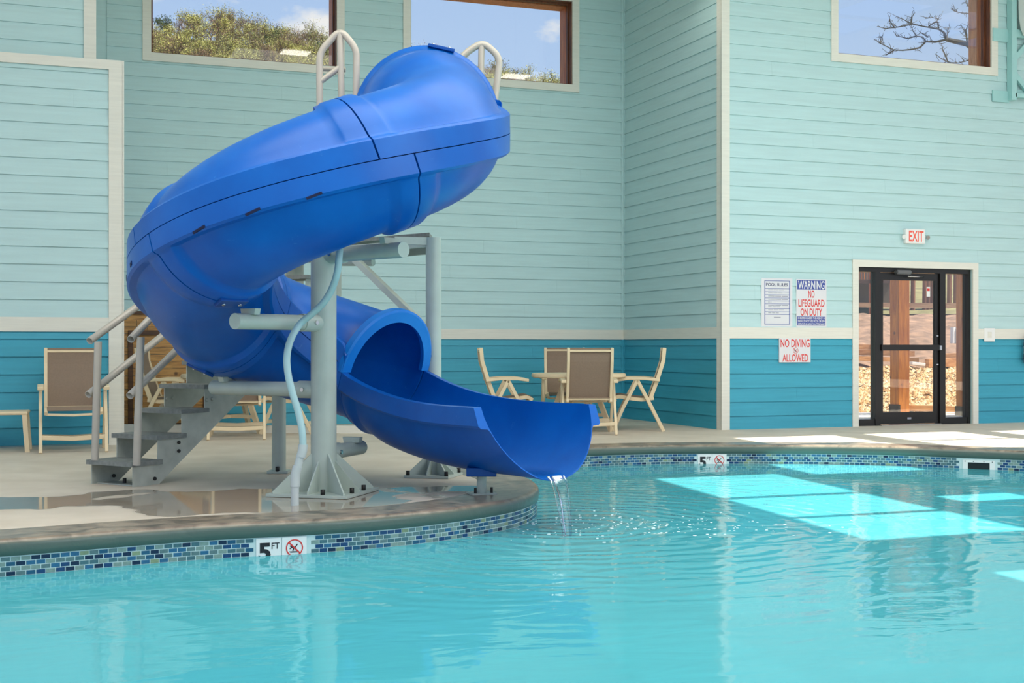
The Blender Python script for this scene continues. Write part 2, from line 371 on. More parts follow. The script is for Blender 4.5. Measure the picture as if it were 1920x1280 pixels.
# windows
def window(k, Mf, o, th=0.16):
    bm = bmesh.new(); u0, u1, z0, z1 = o; t = TW
    for (a, b, c, d) in ((u0-t, u0, z0-t, z1+t), (u1, u1+t, z0-t, z1+t), (u0, u1, z0-t, z0), (u0, u1, z1, z1+t)):
        wbox(bm, Mf, a, b, 0, 0.03, c, d)
    root = struct(obj('window_%d' % k, fix(bm), M_cream))
    def ring(name, i0, i1, n0, n1, m):
        b2 = bmesh.new()
        for (a, b, c, d) in ((u0+i0, u0+i1, z0+i0, z1-i0), (u1-i1, u1-i0, z0+i0, z1-i0), (u0+i1, u1-i1, z0+i0, z0+i1), (u0+i1, u1-i1, z1-i1, z1-i0)):
            wbox(b2, Mf, a, b, n0, n1, c, d)
        return obj(name, fix(b2), m, root)
    ring('jamb', 0, 0.012, -0.16, 0.0, M_frame); ring('window_frame', 0.012, 0.03, -0.15, -0.09, M_frame)
    b2 = bmesh.new(); wbox(b2, Mf, u0+0.028, u1-0.028, -0.125, -0.115, z0+0.028, z1-0.028); obj('pane', fix(b2), M_glass, root)
    # timber framing of the roof outside, beyond the jamb on the right and along the top
    b2 = bmesh.new(); wbox(b2, Mf, u1-0.01, u1+0.12, -0.42, -0.165, z0-0.3, z1+0.3); obj('outer_casing', fix(b2), M_frameb, root)
    b2 = bmesh.new(); wbox(b2, Mf, u0-0.3, u1+0.12, -0.42, -0.165, z1-0.04, z1+0.1); obj('outer_lintel', fix(b2), M_frameb, root)
    return root
window(1, wall_back_M, W1); window(2, wall_back_M, W2); window(3, wall_door_M, W3)
# unseen ceiling; its openings are added and shaped to cast the sun patches
def rect_patch(x0, x1, y0, y1, z, sh=0.12, yr=7.5):
    P = [(x0+sh*(y0-yr), y0), (x1+sh*(y0-yr), y0), (x1+sh*(y1-yr), y1), (x0+sh*(y1-yr), y1)]
    k = (H-z); return [(p[0]-SUN.x/-SUN.z*k*1.0, p[1]-SUN.y/-SUN.z*k) for p in P]
X0 = 5.13
holes = []
for (i, y0, y1, z) in ((0, 6.99, 8.03, -.2), (0, 8.13, 9.24, -.2), (0, 9.36, 10.95, -.2), (1, 10.72, 11.8, 0), (1, 11.93, 12.95, 0), (2, 10.77, 11.8, 0), (2, 11.9, 13.0, 0), (3, 10.77, 11.8, 0), (3, 11.85, 12.9, 0), (4, 11.85, 12.9, 0), (4, 10.77, 11.8, 0)):
    holes.append(rect_patch(X0+1.77*i-0.05, X0+1.77*i+1.27, y0, y1, z))
holes.append(rect_patch(6.85, 7.6, 8.45, 8.85, -.2))
holes.append(rect_patch(7.75, 8.9, 8.0, 8.45, -.2))
holes.append(rect_patch(5.15, 6.4, 5.3, 5.75, -.2))
def poly_with_holes(outer, holes, z, flip=False):
    bm = bmesh.new(); es = []
    for loop in [outer]+holes:
        v = [bm.verts.new((p[0], p[1], z)) for p in loop]
        for i in range(len(v)): es.append(bm.edges.new((v[i], v[(i+1) % len(v)])))
    bmesh.ops.triangle_fill(bm, use_beauty=True, use_dissolve=False, edges=es)
    for f in bm.faces:
        if (f.normal.z < 0) != flip: f.normal_flip()
    return bm
bm = poly_with_holes([(XL, -1), (24, -1), (24, YD+0.2), (XS+0.18, YD+0.2), (XS+0.18, YB+0.2), (XL, YB+0.2)], holes, H, flip=True)
ce = struct(obj('ceiling', bm, M_ceil)); md = ce.modifiers.new('t', 'SOLIDIFY'); md.thickness = -0.04

# ------------------------------------------------------------------ POOL
edge_px = [(-260, 1024), (0, 1011.7), (200, 996.7), (400, 983), (560, 975.5), (700, 967), (820, 956), (900, 945.5), (960, 935.5), (996, 924), (1009, 912), (1000, 900.5), (978, 890.5), (945, 884), (918, 876), (915, 866), (945, 855), (1000, 846), (1090, 839), (1200, 835.3), (1300, 834), (1400, 834), (1550, 834.6), (1680, 837), (1800, 841), (1920, 845.5), (2050, 852)]
ep = [pg(*p) for p in edge_px]
far = spline(ep, 10)
# resample by arc length
def resample(pts, step):
    out = [pts[0].copy()]; acc = 0
    for a, b in zip(pts, pts[1:]):
        d = (b-a).length
        while acc+d >= step:
            t = (step-acc)/d; a = a.lerp(b, t); out.append(a.copy()); d = (b-a).length; acc = 0
        acc += d
    return out
edge = resample(far, 0.052)
for _ in range(6): edge = [edge[0]]+[(edge[i-1]+edge[i]*2+edge[i+1])/4 for i in range(1, len(edge)-1)]+[edge[-1]]
edge = resample(edge, 0.052)
def normals(pts):                          # outward (away from water): left of the direction of travel
    out = []
    for i in range(len(pts)):
        d = pts[min(i+1, len(pts)-1)]-pts[max(i-1, 0)]; out.append(Vector((-d.y, d.x, 0)).normalized())
    return out
en = normals(edge)
rest = [Vector((14.5, 9.0, 0)), Vector((16.0, 5.0, 0)), Vector((14.5, 2.4, 0)), Vector((8, 1.3, 0)), Vector((1, 1.3, 0)), Vector((-4.5, 2.0, 0)), Vector((-6.0, 4.2, 0)), Vector((-4.2, 6.2, 0))]
print('edge ends', edge[0], edge[-1])
loop = edge+rest
def offset_loop(loop, d):
    n = len(loop); out = []
    for i in range(n):
        t = loop[(i+1) % n]-loop[i-1]; nn = Vector((-t.y, t.x, 0)).normalized(); out.append(loop[i]+nn*d)
    return out
CWD = 0.42
inner_ring = offset_loop(loop, CWD)
# smooth/limit the offset around the tight cove
bm = poly_with_holes([(XL-6, -8), (26, -8), (26, YB), (XL-6, YB)], [[(p.x, p.y) for p in inner_ring]], 0)
fl = struct(obj('floor', bm, M_concrete)); md = fl.modifiers.new('t', 'SOLIDIFY'); md.thickness = 0.12
bm = bmesh.new()
prof = [(CWD-0.006, -0.10), (CWD-0.006, 0.0), (0.03, 0.002), (0.008, -0.004), (-0.004, -0.016), (-0.010, -0.035), (-0.008, -0.06), (-0.004, -0.088), (0.012, -0.094), (0.1, -0.094)]
n = len(loop); rr = []
offs = {d: offset_loop(loop, d) for d, _ in prof}
for i in range(n): rr.append([bm.verts.new((offs[d][i].x, offs[d][i].y, z)) for d, z in prof])
for i in range(n):
    a, b = rr[i], rr[(i+1) % n]
    for k in range(len(prof)-1): bm.faces.new((a[k], b[k], b[k+1], a[k+1])).smooth = k not in (0, 1)
fix(bm); cp = struct(obj('trim_coping', bm, M_coping))
# pool basin
bm = bmesh.new(); wl_ = offset_loop(loop, 0.012)
lv = [[bm.verts.new((p.x, p.y, z)) for p in wl_] for z in (-0.09, -0.6, -1.6)]
for a, b in zip(lv, lv[1:]):
    for i in range(n): bm.faces.new((a[i], a[(i+1) % n], b[(i+1) % n], b[i]))
fc = bm.faces.new(lv[-1]); bmesh.ops.triangulate(bm, faces=[fc])
pool = struct(obj('wall_pool', bm, [M_plaster]))
# water
SPL = pg(1060, 985, -0.2)
def water_mat():
    m = bpy.data.materials.new('pool_water'); m.use_nodes = True; t = m.node_tree; t.nodes.clear(); l = t.links.new
    geo = N(t, 'ShaderNodeNewGeometry')
    mp = N(t, 'ShaderNodeMapping'); mp.inputs['Rotation'].default_value = (0, 0, math.radians(20)); mp.inputs['Scale'].default_value = (0.42, 1.0, 1); l(geo.outputs['Position'], mp.inputs[0])
    n1 = N(t, 'ShaderNodeTexNoise'); n1.inputs['Scale'].default_value = 3.2; n1.inputs['Detail'].default_value = 2.5; n1.inputs['Distortion'].default_value = 0.8; l(mp.outputs[0], n1.inputs['Vector'])
    n2 = N(t, 'ShaderNodeTexNoise'); n2.inputs['Scale'].default_value = 14; n2.inputs['Detail'].default_value = 2; l(mp.outputs[0], n2.inputs['Vector'])
    vs = N(t, 'ShaderNodeVectorMath', operation='SUBTRACT'); vs.inputs[1].default_value = SPL; l(geo.outputs['Position'], vs.inputs[0])
    # rings spreading from the splash
    nn = N(t, 'ShaderNodeTexNoise'); nn.inputs['Scale'].default_value = 1.6; l(geo.outputs['Position'], nn.inputs['Vector'])
    ln = N(t, 'ShaderNodeVectorMath', operation='LENGTH'); l(vs.outputs[0], ln.inputs[0])
    wa = N(t, 'ShaderNodeMath', operation='MULTIPLY_ADD'); wa.inputs[1].default_value = 0.5; l(nn.outputs['Fac'], wa.inputs[0]); l(ln.outputs['Value'], wa.inputs[2])
    mu = N(t, 'ShaderNodeMath', operation='MULTIPLY'); mu.inputs[1].default_value = 34; l(wa.outputs[0], mu.inputs[0])
    si = N(t, 'ShaderNodeMath', operation='SINE'); l(mu.outputs[0], si.inputs[0])
    fall = N(t, 'ShaderNodeMapRange'); fall.inputs['From Min'].default_value = 0.2; fall.inputs['From Max'].default_value = 4.0; fall.inputs['To Min'].default_value = 0.42; fall.inputs['To Max'].default_value = 0.0; l(ln.outputs['Value'], fall.inputs['Value'])
    ring = N(t, 'ShaderNodeMath', operation='MULTIPLY'); l(si.outputs[0], ring.inputs[0]); l(fall.outputs[0], ring.inputs[1])
    s1 = N(t, 'ShaderNodeMath', operation='MULTIPLY_ADD'); s1.inputs[1].default_value = 1.7; l(n1.outputs['Fac'], s1.inputs[0]); l(ring.outputs[0], s1.inputs[2])
    s2 = N(t, 'ShaderNodeMath', operation='MULTIPLY_ADD'); s2.inputs[1].default_value = 0.22; l(n2.outputs['Fac'], s2.inputs[0]); l(s1.outputs[0], s2.inputs[2])
    bp = N(t, 'ShaderNodeBump'); bp.inputs['Strength'].default_value = 1.0; bp.inputs['Distance'].default_value = 0.0042; l(s2.outputs[0], bp.inputs['Height'])
    fr = N(t, 'ShaderNodeFresnel'); fr.inputs['IOR'].default_value = 1.33; l(bp.outputs[0], fr.inputs['Normal'])
    gl = N(t, 'ShaderNodeBsdfGlossy'); gl.inputs['Roughness'].default_value = 0.012; l(bp.outputs[0], gl.inputs['Normal'])
    tr = N(t, 'ShaderNodeBsdfTransparent'); tr.inputs[0].default_value = (0.45, 0.93, 0.97, 1)
    df = N(t, 'ShaderNodeBsdfDiffuse'); df.inputs['Color'].default_value = srgb(88, 189, 200); l(bp.outputs[0], df.inputs['Normal'])
    body = N(t, 'ShaderNodeMixShader'); body.inputs[0].default_value = 0.86; l(tr.outputs[0], body.inputs[1]); l(df.outputs[0], body.inputs[2])
    x = N(t, 'ShaderNodeMixShader'); o = N(t, 'ShaderNodeOutputMaterial')
    l(fr.outputs[0], x.inputs[0]); l(body.outputs[0], x.inputs[1]); l(gl.outputs[0], x.inputs[2]); l(x.outputs[0], o.inputs[0])
    return m
M_water = water_mat()
bm = bmesh.new(); f_ = bm.faces.new([bm.verts.new((p.x, p.y, -0.2)) for p in offset_loop(loop, 0.01)]); f_.normal_update()
if f_.normal.z < 0: f_.normal_flip()
bmesh.ops.triangulate(bm, faces=[f_])
water = obj('pool_water', bm, M_water); tag(water, 'turquoise rippling water filling the curved swimming pool', 'water', kind='stuff')
# waterline tiles
tile_cols = [(16, 40, 70), (24, 66, 110), (44, 100, 136), (92, 120, 122), (126, 150, 142), (70, 108, 116), (34, 86, 116), (132, 150, 118)]
M_tile = [mat('glass_tile_%s' % nme, c, 0.15, var=0.12, vscale=60) for nme, c in zip(('navy', 'cobalt', 'azure', 'slate', 'pale_grey', 'blue_grey', 'teal_blue', 'sage'), tile_cols)]
tile_me = []
for k, mt in enumerate(M_tile):
    bm = bmesh.new(); box(bm, -0.0234, 0.0234, -0.004, 0.004, -0.0108, 0.0108, bev=0.001); me = bpy.data.meshes.new('tile'); bm.to_mesh(me); bm.free(); me.materials.append(mt); tile_me.append(me)
rng = random.Random(3)
def vis(p):
    Z = p.x*SA+p.y*CA; a = p.x*CA-p.y*SA
    return Z, 960+a/Z*F
slots = []
weights = [2, 3, 3, 4, 3, 4, 3, 1]
arc = [i*0.052 for i in range(len(edge))]
def at_arc(s):
    i = min(int(s/0.052), len(edge)-2); t = s/0.052-i; p = edge[i].lerp(edge[i+1], t); nn = en[min(i, len(en)-1)].lerp(en[min(i+1, len(en)-1)], t).normalized(); return p, nn
def arc_of_px(x, lo, hi):
    best = None
    for i in range(lo, hi):
        Z, xx = vis(edge[i])
        if best is None or abs(xx-x) < best[0]: best = (abs(xx-x), i)
    i = best[1]; return i*0.052
en = normals(edge); NT = len(edge)
half = NT//2
iTip = max(range(NT), key=lambda i: -1e9 if vis(edge[i])[0] > 10 else vis(edge[i])[1])
s_near = arc_of_px(520, 0, iTip); s_far = arc_of_px(1334, iTip+30, NT); s_skim = arc_of_px(1834, iTip+30, NT)
cut = [(s_near-0.158, s_near+0.158), (s_far-0.15, s_far+0.15), (s_skim-0.165, s_skim+0.165)]
for r in range(5):
    zc = -0.108-0.0262*r; s = 0.02+0.026*(r % 2)
    while s < arc[-1]-0.1:
        if not any(c0-0.024 < s < c1+0.024 for c0, c1 in cut):
            p, nn = at_arc(s); Z, xx = vis(p)
            if Z > 3 and -40 < xx < 1960:
                slots.append((Z, p, nn, zc, rng.choices(range(8), weights)[0], r))
        s += 0.052
slots.sort(key=lambda q: (q[5] == 4, q[0]))
small = bmesh.new()
for idx, (Z, p, nn, zc, k, r) in enumerate(slots):
    ang = math.atan2(nn.x, -nn.y)
    q = Vector((p.x, p.y, zc))+nn*0.008
    if idx < 300:
        o = bpy.data.objects.new('tile', tile_me[k]); col.objects.link(o); o.parent = pool; o.location = q; o.rotation_euler = (0, 0, ang)
    else:
        Mx = Matrix.Translation(q) @ Matrix.Rotation(ang, 4, 'Z')
        box(small, -0.0234, 0.0234, -0.004, 0.004, -0.0108, 0.0108, Mx, mi=k)
o = obj('tile_field', small, M_tile, pool); tag(o, kind='stuff')
# grout bed
bm = bmesh.new(); g_ = offset_loop(loop, 0.0062); a = [bm.verts.new((p.x, p.y, -0.092)) for p in g_]; b = [bm.verts.new((p.x, p.y, -0.226)) for p in g_]
for i in range(n): bm.faces.new((a[i], a[(i+1) % n], b[(i+1) % n], b[i]))
obj('grout_bed', bm, M_grout, pool)
# depth marker tiles
def no_dive(Mf, u, z, r, n0, parent, ring_m, fig_m, thick=0.14):
    bm = bmesh.new(); S = 40
    for k in range(S):
        a0, a1 = 2*PI*k/S, 2*PI*(k+1)/S
        q = [Mf(u+math.cos(a)*rr_, n0+dn, z+math.sin(a)*rr_) for dn in (0, 0.0012) for (a, rr_) in ((a0, r), (a1, r), (a1, r*(1-thick)), (a0, r*(1-thick)))]
        hexa(bm, q)
    d = r*0.93*0.7071; t = r*thick*0.42
    hexa(bm, [Mf(u-d-t, n0+dn, z+d-t) if k == 0 else Mf(u+d-t, n0+dn, z-d-t) if k == 1 else Mf(u+d+t, n0+dn, z-d+t) if k == 2 else Mf(u-d+t, n0+dn, z+d+t) for dn in (0, 0.002) for k in range(4)])
    o1 = obj('prohibition_ring', fix(bm), ring_m, parent)
    bm = bmesh.new()
    def stroke(x0, z0, x1, z1, wd):
        dx, dz = x1-x0, z1-z0; L_ = math.hypot(dx, dz); nx, nz_ = -dz/L_*wd, dx/L_*wd
        hexa(bm, [Mf(u+X*r, n0+dn, z+Zz*r) for dn in (0, 0.0015) for X, Zz in ((x0-nx, z0-nz_), (x1-nx, z1-nz_), (x1+nx, z1+nz_), (x0+nx, z0+nz_))])
    stroke(-0.35, 0.1, 0.1, 0.0, 0.07); stroke(0.05, 0.02, 0.35, 0.42, 0.06); stroke(-0.3, 0.1, -0.55, -0.12, 0.05); stroke(-0.05, 0.05, -0.2, -0.35, 0.06)
    stroke(-0.6, -0.42, 0.55, -0.42, 0.03); stroke(-0.5, -0.52, 0.45, -0.52, 0.02)
    for k in range(8):
        a0, a1 = 2*PI*k/8, 2*PI*(k+1)/8
        hexa(bm, [Mf(u+(-0.42+X)*r, n0+dn, z+(0.2+Zz)*r) for dn in (0, 0.0015) for X, Zz in ((0, 0), (math.cos(a0)*.1, math.sin(a0)*.1), (math.cos((a0+a1)/2)*.1, math.sin((a0+a1)/2)*.1), (math.cos(a1)*.1, math.sin(a1)*.1))])
    obj('diver_figure', fix(bm), fig_m, parent)
def marker(s, name5, lab5, labd, hw=0.076, zt=-0.097, h=0.152):
    for k, (so, lab) in enumerate(((-hw, lab5), (hw, labd))):
        p, nn = at_arc(s+so); t = Vector((nn.y, -nn.x, 0))
        Mf = lambda u, n_, z, p=p, nn=nn, t=t: Vector((p.x, p.y, 0))+t*u-nn*(n_-0.004)+Vector((0, 0, z))
        bm = bmesh.new(); q = hw*0.97
        wbox(bm, Mf, -q, q, -0.004, 0.003, zt-h, zt)
        tl = tag(obj('marker_tile', fix(bm), M_white), lab, 'tile')
        if k == 0:
            lettering('5', Mf, -q*0.82, q*0.15, zt-h*0.86, zt-h*0.17, 0.0032, M_ink, tl, bold=0.04)
            lettering('FT', Mf, q*0.22, q*0.85, zt-h*0.42, zt-h*0.18, 0.0032, M_ink, tl, bold=0.01)
        else:
            no_dive(Mf, 0, zt-h*0.42, q*0.7, 0.0032, tl, M_red, M_ink)
marker(s_near, 'n', 'white waterline tile reading 5 FT near the slide pole', 'white no-diving symbol tile on the near pool edge')
marker(s_far, 'f', 'small white 5 FT tile on the far pool edge', 'white no-diving symbol tile on the far pool edge')
# skimmer
p, nn = at_arc(s_skim); t_ = Vector((nn.y, -nn.x, 0))
Mf = lambda u, n_, z: Vector((p.x, p.y, 0))+t_*u-nn*(n_-0.004)+Vector((0, 0, z))
sk = empty('pool_skimmer', (p.x, p.y, -0.2), 0, 'white skimmer opening in the tiled far pool wall', 'skimmer')
bm = bmesh.new()
for q in ((-.155, -.105, -.235, -.112), (.105, .155, -.235, -.112), (-.105, .105, -.134, -.112)): wbox(bm, Mf, q[0], q[1], -0.003, 0.006, q[2], q[3])
obj('skimmer_frame', fix(bm), M_white, sk)
bm = bmesh.new(); wbox(bm, Mf, -.105, .105, -0.004, 0.0015, -.235, -.134); obj('dark_opening', fix(bm), mat('skimmer_throat', (16, 30, 34), 0.8), sk)
for q in (-.13, -.05, .05, .13):
    bm = bmesh.new(); wbox(bm, Mf, q-.004, q+.004, 0.006, 0.009, -.127, -.119); obj('screw', fix(bm), M_bolt, sk)

# ------------------------------------------------------------------ SLIDE
PC = (-1.325, 9.16)                        # main pole, camera plan coordinates
def lerp_tab(tab, x):
    for (a, va), (b, vb) in zip(tab, tab[1:]):
        if (x-a)*(x-b) <= 0:
            t = (x-a)/(b-a); return va+(vb-va)*t
    return tab[-1][1]
ZT = [(60, 2.88), (22, 2.70), (0, 2.565), (-30, 2.39), (-60, 2.215), (-90, 2.03), (-135, 1.74), (-170, 1.515), (-210, 1.27), (-255, 1.03), (-285, 0.90)]
def smoothz(th): return sum(lerp_tab(ZT, min(60, th+d)) for d in (-12, -6, 0, 6, 12))/5
RT = [(60, .775), (22, .775), (-20, .86), (-60, .90), (-100, .90), (-135, .875), (-175, .83), (-210, .86), (-255, .88)]
def hel(th):
    t = math.radians(th); R = sum(lerp_tab(RT, max(-255, min(60, th+d))) for d in (-12, -6, 0, 6, 12))/5; return (PC[0]+R*math.cos(t), PC[1]+R*math.sin(t), smoothz(th))
cl = []                                    # centre line: (a, Z, z)
m0 = hel(22); hx, hy = 0.12, -0.99
for k in range(8): t = 0.40*(1-k/8); cl.append((m0[0]-hx*t, m0[1]-hy*t, m0[2]+0.12*t))
iM = 0
th = 22
while th > -252: cl.append(hel(th)); th -= 3
def hermite(p0, d0, p1, d1, n, k0=1.0, k1=1.0):
    L_ = math.dist(p0, p1); out = []
    for i in range(1, n+1):
        t = i/n; h00 = 2*t**3-3*t*t+1; h10 = t**3-2*t*t+t; h01 = -2*t**3+3*t*t; h11 = t**3-t*t
        out.append(tuple(h00*a+h10*L_*k0*da+h01*b+h11*L_*k1*db for a, da, b, db in zip(p0, d0, p1, d1)))
    return out
pl = cl[-1]; tl = math.radians(th+3); d0 = (math.sin(tl), -math.cos(tl), -0.28)
RG = (-0.955, 9.93, 0.845)
cl += hermite(pl, d0, RG, (0.78, -0.62, -0.22), 14); iR = len(cl)-1
CE = (0.165, 8.79, 0.635)
cl += hermite(RG, (0.78, -0.62, -0.46), CE, (0.50, -0.86, 0.0), 24); iE = len(cl)-1
C3 = [cw(*p) for p in cl]
def frames(C3):
    out = []
    for i in range(len(C3)):
        d = (C3[min(i+1, len(C3)-1)]-C3[max(i-1, 0)]).normalized(); s = Vector((-d.y, d.x, 0)).normalized(); u = d.cross(s).normalized()
        if u.z < 0: u = -u
        out.append((d, s, u))
    return out
FR = frames(C3)
def idx_th(th): return 8+int(round((22-th)/3))
def rad(i):                                # tube radius: hood widens toward the mouth
    t = max(0, 1-i/15); return 0.435+0.085*t*t*(3-2*t)
FB = 0.145; FT = 0.05
def sweep(i0, i1, upper, m, parent, name, chute=False, bump0=True, bump1=True, gap=0.004):
    bm = bmesh.new(); sg = 1 if upper else -1; rings = []
    cum = [0]
    for i in range(i0, i1): cum.append(cum[-1]+(C3[i+1]-C3[i]).length)
    tot = cum[-1]
    # stations: original samples plus extra ones near the ends for the joint bands
    st = sorted(set([gap, 0.02, 0.085, 0.10, 0.13, tot-0.13, tot-0.10, tot-0.085, tot-0.02, tot-gap]+[c for c in cum if 0.14 < c < tot-0.14]))
    NA = 20
    for s in st:
        k = max(j for j in range(len(cum)) if cum[j] <= s+1e-9); k = min(k, len(cum)-2); t = (s-cum[k])/(cum[k+1]-cum[k])
        i = i0+k; c = C3[i].lerp(C3[i+1], t); d = FR[i][0].lerp(FR[i+1][0], t).normalized(); sd_ = FR[i][1].lerp(FR[i+1][1], t).normalized(); u = FR[i][2].lerp(FR[i+1][2], t).normalized()
        r = rad(i+t); b = 0
        e = 0.0
        if bump0 and s < 0.131: e = max(e, 1 if s < 0.09 else (0.13-s)/0.045)
        if bump1 and tot-s < 0.131: e = max(e, 1 if tot-s < 0.09 else (0.13-(tot-s))/0.045)
        b = 0.032*max(0, min(1, e)); ro = r+b; prof = []
        f0 = math.asin(min(0.9, (FB+0.02)/ro))
        top = 0.0 if not chute else 0.0
        prof += [(r+FT, sg*0.003), (r+FT-0.002, sg*(FB-0.02)), (r+FT-0.018, sg*(FB-0.004)), (ro*math.cos(f0)+0.016, sg*FB)]
        for j in range(NA+1):
            a = f0+(PI-2*f0)*j/NA; prof.append((ro*math.cos(a), sg*ro*math.sin(a)))
        prof += [(-ro*math.cos(f0)-0.016, sg*FB), (-(r+FT-0.018), sg*(FB-0.004)), (-(r+FT-0.002), sg*(FB-0.02)), (-(r+FT), sg*0.003)]
        if chute: ri = r-0.006
        else: ri = r-0.012
        prof += [(-ri, 0.0)]
        for j in range(1, NA): a = PI-PI*j/NA; prof.append((ri*math.cos(a), sg*ri*math.sin(a)))
        prof += [(ri, 0.0)]
        lip = 0
        ring = []
        for (o, nz_) in prof:
            if chute and nz_ < -FB: nz_ = nz_*(1+0.13*min(1, s/0.25)*(-nz_-FB)/0.3)
            q = c+sd_*o+u*nz_
            if chute:
                w_ = max(0, (s/tot-0.68)/0.32); q += d*(0.22*w_*w_*min(1, -nz_/0.44)**1.0)
            ring.append(bm.verts.new(q))
        rings.append(ring)
    n_ = len(rings[0])
    for a, b in zip(rings, rings[1:]):
        for k in range(n_): bm.faces.new((a[k], a[(k+1) % n_], b[(k+1) % n_], b[k])).smooth = True
    # end caps between outer and inner skin
    no = NA+1+8
    for ring in (rings[0], rings[-1]):
        out = ring[:no]; inn = ring[no:][::-1]; mlen = len(inn)
        j = 0
        for k in range(no-1):
            tj = round((k+1)/(no-1)*(mlen-1))
            vs_ = [out[k], out[k+1]]+[inn[q] for q in range(tj, j-1, -1)]
            if len(vs_) >= 3: bm.faces.new(vs_)
            j = tj
    fix(bm); o = obj(name, bm, m, parent); smooth(o, 38); return o
slide = empty('water_slide', cw(PC[0], PC[1], 0), 0, 'big blue spiral tube water slide ending in an open chute over the pool', 'water slide')
joints = [0, idx_th(-60), idx_th(-135), idx_th(-210), iR]
sects = []
ujoints = [0, idx_th(-69), idx_th(-142), idx_th(-216), iR]
for k, (a, b) in enumerate(zip(joints, joints[1:])):
    up = sweep(ujoints[k], ujoints[k+1], True, M_blue, slide, 'upper_shell'); lo = sweep(a, b, False, M_blue, slide, 'lower_shell'); sects.append((up, lo))
chute = sweep(iR, iE, False, M_blue, slide, 'chute', chute=True, bump1=False)
# small fittings
def pocket(i, ang, r_extra, parent, w=0.10, l=0.05):
    """bolted pad standing on the joint band; ang from outer seam over the top"""
    c = C3[i]; d, s, u = FR[i]; r = rad(i)+r_extra; o_dir = s*math.cos(ang)+u*math.sin(ang); t_dir = d.cross(o_dir).normalized()
    Mx = Matrix(((t_dir.x, d.x, o_dir.x, 0), (t_dir.y, d.y, o_dir.y, 0), (t_dir.z, d.z, o_dir.z, 0), (0, 0, 0, 1))); Mx.translation = c+o_dir*r
    bm = bmesh.new(); box(bm, -w, w, -l, l, -0.014, 0.010, Mx, bev=0.004); fix(bm); p_ = obj('joint_plate', bm, M_blue2, parent)
    for sx in (-0.6, 0.6):
        tube_ = bmesh.new(); q = Mx @ Vector((sx*w, 0, 0.008)); tube(tube_, [q, q+o_dir*0.010], 0.012, 8); fix(tube_); obj('bolt', tube_, M_chrome, p_)
M_blue2 = blue_mat('dark_blue_plastic', (0, 66, 140), (0, 78, 156))
pocket(joints[0]+2, PI/2*0.88, 0.026, sects[0][0], 0.10, 0.035)
pocket(ujoints[1]+1, PI/2*1.25, 0.034, sects[0][0], 0.08, 0.05)
pocket(joints[2], -PI/2*1.0, 0.034, sects[1][1], 0.10, 0.05)
pocket(joints[3], -PI/2*0.8, 0.034, sects[2][1], 0.10, 0.05)
def slot(i, sg, parent, zz=FB*0.8, l=0.05, h=0.008):
    c = C3[i]; d, s, u = FR[i]; q = c+s*(rad(i)+FT-0.003)+u*(sg*zz)
    Mx = Matrix(((d.x, s.x, u.x, 0), (d.y, s.y, u.y, 0), (d.z, s.z, u.z, 0), (0, 0, 0, 1))); Mx.translation = q
    bm = bmesh.new(); box(bm, -l, l, -0.004, 0.005, -h, h, Mx); fix(bm); obj('slot', bm, M_slot, parent)
for th_ in (-86, -100, -116): slot(idx_th(th_), -1, sects[1][1], FB*0.88)
for th_ in (-149, -160): slot(idx_th(th_), -1, sects[2][1], FB*0.6, 0.022, 0.014)
# holes in the rim of the open tube end
for a_ in (62, 76, 110, 30, 150, 172):
    d, s, u = FR[iR]; r = rad(iR)+0.010; a = math.radians(a_); q = C3[iR]+(s*math.cos(a)+u*math.sin(a))*r-d*0.002
    bm = bmesh.new(); tube(bm, [q-d*0.003, q+d*0.0035], 0.010, 8); fix(bm); obj('bolt_hole', bm, M_slot, sects[3][0])
# flange ring at the open end
bm = bmesh.new(); d, s, u = FR[iR]; S = 36; rr = []
for k in range(S+1):
    a = PI*k/S; e = s*math.cos(a)+u*math.sin(a)
    rr.append([bm.verts.new(C3[iR]+e*r_+d*dd) for r_, dd in ((0.395, -0.03), (0.395, 0.004), (0.475, 0.004), (0.492, -0.006), (0.492, -0.055), (0.45, -0.06))])
for a, b in zip(rr, rr[1:]):
    for k in range(6): bm.faces.new((a[k], b[k], b[(k+1) % 6], a[(k+1) % 6]))
bm.faces.new(rr[0]); bm.faces.new(rr[-1][::-1]); fix(bm); o = obj('end_flange', bm, blue_mat('worn_blue_edge', (10, 118, 208), (30, 134, 220)), slide); smooth(o, 30)
# main pole
PB = cw(PC[0], PC[1], 0)
pole = tubeo('main_pole', [PB+Vector((0, 0, .02)), PB+Vector((0, 0, 1.74))], 0.09, M_steel, slide, 32)
def base_plate(c, half, rz, parent, pr, gus=4, gh=0.30, th=0.014, bolts=8, name='base_plate'):
    Mx = Matrix.Translation(c) @ Matrix.Rotation(rz, 4, 'Z')
    bm = bmesh.new(); box(bm, -half, half, -half, half, 0.002, 0.022, Mx, bev=0.002); fix(bm); pl_ = obj(name, bm, M_steel, parent)
    for k in range(gus*2 if gus else 0):
        a = k*PI/gus; rm = Mx @ Matrix.Rotation(a, 4, 'Z')
        reach = half*(1.36 if k % 2 else 0.98)*0.92 if gus == 4 else half*0.9
        plate('gusset', [rm @ Vector(p) for p in ((pr*0.95, 0, 0.02), (reach, 0, 0.02), (reach, 0, 0.035), (pr*0.95, 0, 0.02+gh*(0.9 if k % 2 else 0.72)))], 0.010, M_steel, pl_, rm.to_3x3() @ Vector((0, 1, 0)))
    for k in range(bolts):
        a = (k+0.5)*2*PI/bolts; q = max(abs(math.cos(a)), abs(math.sin(a))); x, y = math.cos(a)/q*half*0.86, math.sin(a)/q*half*0.86
        b2 = bmesh.new(); tube(b2, [Mx @ Vector((x, y, 0.02)), Mx @ Vector((x, y, 0.058))], 0.016, 8); fix(b2); obj('anchor_bolt', b2, M_bolt, pl_)
    return pl_
base_plate(PB, 0.30, math.radians(20-56), slide, 0.09)
